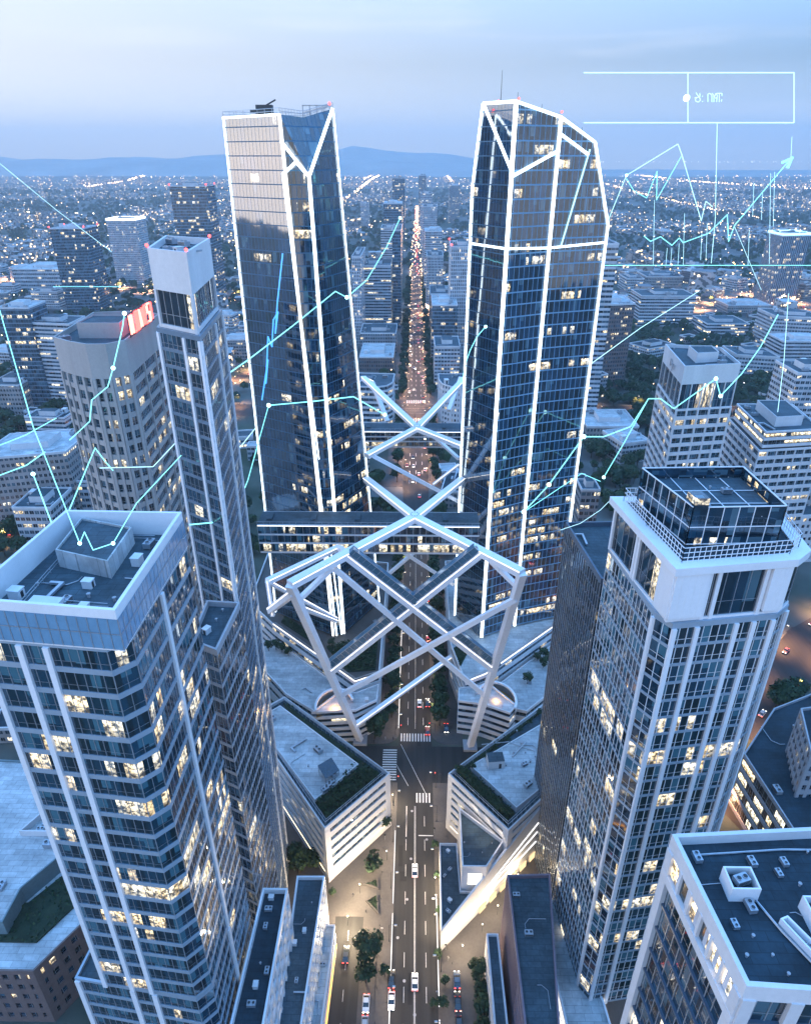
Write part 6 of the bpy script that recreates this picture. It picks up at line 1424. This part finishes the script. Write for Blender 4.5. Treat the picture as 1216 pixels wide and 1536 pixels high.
# ================================================================ glowing chart lines strung through the air between the towers
def holo(label, pts, mat='holo', r=.30, nodes_=(), closed=False, group='glowing chart lines'):
    """pts: (px, py, distance) surveyed; nodes_: indices with a bright ball"""
    r *= .75; P = [aty(*p) for p in pts]; b = MB()
    c = tuple(sum(p[i] for p in P)/len(P) for i in range(3)); root = thing('chart_line', label, 'light line', c, group)
    for p, q in zip(P, P[1:]): b.tube([p, q], r*.5, 6)
    for p in P[1:-1]: b.ball(p, r*.5, 0, 6, 4)
    b.build('line', MT[mat], root)
    for i in nodes_:
        b = MB(); b.ball(P[i], r*1.9, 0, 10, 6); b.build('node', MT['node'], root)
holo('cyan line dropping onto the roof box of the pale foreground tower and rising again', [(0, 465, 108), (50, 640, 94), (120, 815, 82), (127, 798, 82), (140, 825, 82), (170, 815, 83), (205, 755, 90), (272, 683, 104)], 'holo', .19, (2, 5))
holo('cyan line climbing in front of the beige curved tower to a node on its roof', [(105, 660, 172), (135, 632, 172), (138, 600, 172), (162, 580, 172), (170, 552, 172), (184, 492, 174), (187, 470, 174)], 'holo', .38, (4, 6))
holo('thin cyan zigzag across the lower front of the beige curved tower', [(103, 768, 150), (125, 715, 158), (143, 672, 168), (158, 692, 168), (170, 706, 168)], 'holo', .4)
holo('faint line along the lower storeys of the beige curved tower', [(150, 702, 170), (230, 700, 170), (272, 655, 172)], 'holow', .3)
holo('long cyan line rising across the front of the left lit tower to the avenue node', [(300, 590, 150), (372, 540, 180), (440, 488, 210), (503, 437, 222), (520, 446, 224), (550, 420, 240), (580, 370, 270), (600, 327, 300)], 'holo', .42, (4, 7))
holo('cyan line from the bright node on the left lit tower across to the far lattice', [(403, 608, 222), (470, 602, 222), (530, 595, 224), (577, 622, 262)], 'holo', .5, (0, 3))
holo('cyan line falling from the bright node to the slim tower base', [(403, 608, 222), (372, 720, 195), (348, 781, 130), (285, 787, 110)], 'holo', .36, (2,))
holo('pale line from the slim tower up towards the left lit tower', [(303, 735, 125), (345, 690, 140), (385, 640, 200)], 'holow', .3)
holo('jagged blue trace standing in front of the left lit tower', [(424, 380, 226), (416, 455, 224), (413, 500, 224), (417, 468, 224), (410, 480, 224), (408, 520, 224), (402, 505, 224), (399, 575, 224), (402, 540, 224), (396, 580, 224), (393, 600, 224)], 'holob', .6)
holo('short cyan curve on the left flank of the right lit tower', [(693, 575, 226), (697, 548, 226), (705, 525, 226), (715, 505, 226), (728, 490, 226)], 'holo', .35, (4,))
holo('cyan network line crossing the front of the right lit tower', [(785, 768, 226), (823, 727, 226), (875, 655, 230), (905, 655, 250), (945, 640, 262), (972, 598, 268), (990, 598, 268), (1010, 613, 266), (1073, 568, 268), (1080, 594, 268), (1112, 560, 270), (1140, 520, 285), (1166, 472, 300)], 'holo', .55, (0, 1, 2, 8, 9))
holo('second cyan line joining the right lit tower to the right street', [(785, 768, 226), (872, 710, 232), (900, 722, 236)], 'holo', .3)
holo('cyan line diving from the white-crowned tower to the right street', [(972, 598, 268), (935, 665, 258), (905, 716, 246)], 'holo', .45, (2,))
holo('pale diagonal line over the brown block and the park', [(880, 550, 300), (960, 492, 360), (1047, 437, 420)], 'holow', .45)
holo('thin pale curve above the dark reflective tower', [(840, 795, 148), (870, 785, 148), (900, 765, 150), (920, 745, 152), (935, 745, 154)], 'holow', .16)
D0 = 380
holo('pale zigzag of the big chart right of the right lit tower', [(911, 332, D0), (939, 263, D0), (1016, 216, D0), (1022, 232, D0), (1051, 331, D0), (1058, 302, D0), (1068, 310, D0)], 'holow', .5, (1,))
holo('smaller inner zigzag of the big chart', [(939, 268, D0), (950, 286, D0), (969, 297, D0), (985, 257, D0), (984, 300, D0), (1022, 233, D0)], 'holo', .45)
holo('pale low curve of the big chart ending in a rising arrow', [(965, 354, D0), (975, 362, D0), (990, 355, D0), (1007, 368, D0), (1018, 357, D0), (1024, 364, D0), (1062, 350, D0), (1090, 322, D0), (1092, 362, D0), (1101, 338, D0), (1186, 237, D0)], 'holo', .6)
P = aty(1186, 237, D0); AR = thing('arrow_head', 'cyan arrow head at the top of the rising chart line', 'light arrow', P, 'glowing chart lines'); b = MB(); b.beam(aty(1180, 252, D0), aty(1188, 235, D0), 1.6, 1.0, w2=.1); b.beam(aty(1172, 244, D0), aty(1189, 236, D0), 1.4, 1.0, w2=.1); b.build('head', MT['holo'], AR)
holo('horizontal cyan base line of the big chart', [(770, 398, 236), (912, 398, D0-60), (1216, 398, D0)], 'holo', .4)
holo('vertical pale line under the floating panel', [(1075, 185, D0), (1072, 330, D0), (1066, 395, D0)], 'holow', .4)
for i, (x, y0, y1) in enumerate([(981, 300, 398), (1018, 365, 398), (1026, 320, 398), (1052, 350, 390), (1060, 335, 392), (1000, 372, 398), (1007, 372, 398), (1123, 345, 398), (1155, 260, 396), (1161, 258, 340), (1130, 275, 325), (1187, 205, 245), (1143, 290, 330)]):
    holo('thin upright tick of the big chart', [(x, y0, D0), (x-2, y1, D0)], 'holow', .26, group='upright ticks of the big chart')
holo('pale line slanting down from the chart to the highway junction', [(1101, 340, D0), (1120, 385, 420), (1141, 435, 470)], 'holow', .35)
holo('tall thin line standing above the stepped grey block', [(1182, 440, 330), (1175, 540, 320), (1163, 640, 300)], 'holow', .35)
holo('thin pale line slanting from the left edge of the sky to the striped tower', [(0, 245, 420), (85, 315, 420), (168, 378, 420)], 'holow', .35)
holo('cyan horizontal line past the dark slim tower', [(80, 430, 400), (180, 430, 400)], 'holo', .35, (1,))
holo('cyan curve over the park at the left edge', [(0, 668, 200), (40, 652, 205), (85, 627, 215)], 'holo', .35); holo('lower cyan curve over the beige block at the left edge', [(0, 713, 190), (40, 698, 195), (68, 678, 205)], 'holo', .45); holo('short cyan line ending beside the foreground tower roof', [(50, 711, 150), (78, 785, 120)], 'holo', .35, (0,))
# floating outline panel with its caption
PN = thing('display_panel', 'floating pale outline panel with small caption marks in the upper right sky', 'light panel', aty(1032, 147, D0)); b = MB()
for pts in ([(875, 109), (1190, 109), (1190, 184), (875, 184)], [(1031, 109), (1031, 184)]):
    for p, q in zip(pts, pts[1:]): b.tube([aty(*p, D0), aty(*q, D0)], .24, 5)
b.build('outline', MT['holow'], PN); b = MB(); b.ball(aty(1029, 147, D0), 1.5, 0, 12, 8); b.build('node', MT['node'], PN); b = MB()
def gl(x, y, sts, s=1.0):
    for st in sts:
        for p, q in zip(st, st[1:]): b.tube([aty(x+p[0]*s, y-p[1]*s, D0), aty(x+q[0]*s, y-q[1]*s, D0)], .17, 5)
gl(1041, 153, [[(2, 14), (7, 7), (9, 3), (6, 0), (2, 1), (1, 4), (4, 7), (8, 8), (8, 13)], [(0, 6), (3, 7)]]); gl(1053, 153, [[(0, 0), (0, 1.5)], [(0, 8), (0, 9.5)]])
gl(1061, 153, [[(0, 0), (0, 12), (3, 13)], [(6, 0), (6, 10), (3, 13)], [(6, 13), (9, 10), (9, 0)], [(9, 6), (12, 13), (14, 10), (13, 0)], [(11, 6), (14, 6)], [(13, 13), (21, 13)], [(17, 13), (17, 0)], [(21, 13), (21, 9)], [(21, 4), (20, 1)]])
b.build('caption', MT['holow'], PN)
# ================================================================ evening haze
hz = MB(); hz.box(-11500, 11500, -500, 12600, -1.5, 590); o = None
def haze():
    m = bpy.data.materials.new('evening_haze'); m.use_nodes = True; t = m.node_tree; t.nodes.clear(); out = t.nodes.new('ShaderNodeOutputMaterial'); v = t.nodes.new('ShaderNodeVolumePrincipled')
    v.inputs['Color'].default_value = (.77, .90, 1, 1); v.inputs['Density'].default_value = HAZE_D; v.inputs['Anisotropy'].default_value = .5; t.links.new(v.outputs[0], out.inputs['Volume'])
    o = hz.build('haze', m, off=(0, 0, 0)); tag(o, kind='stuff'); o.visible_shadow = True; return o
HAZE_D = 1.35e-4
haze()
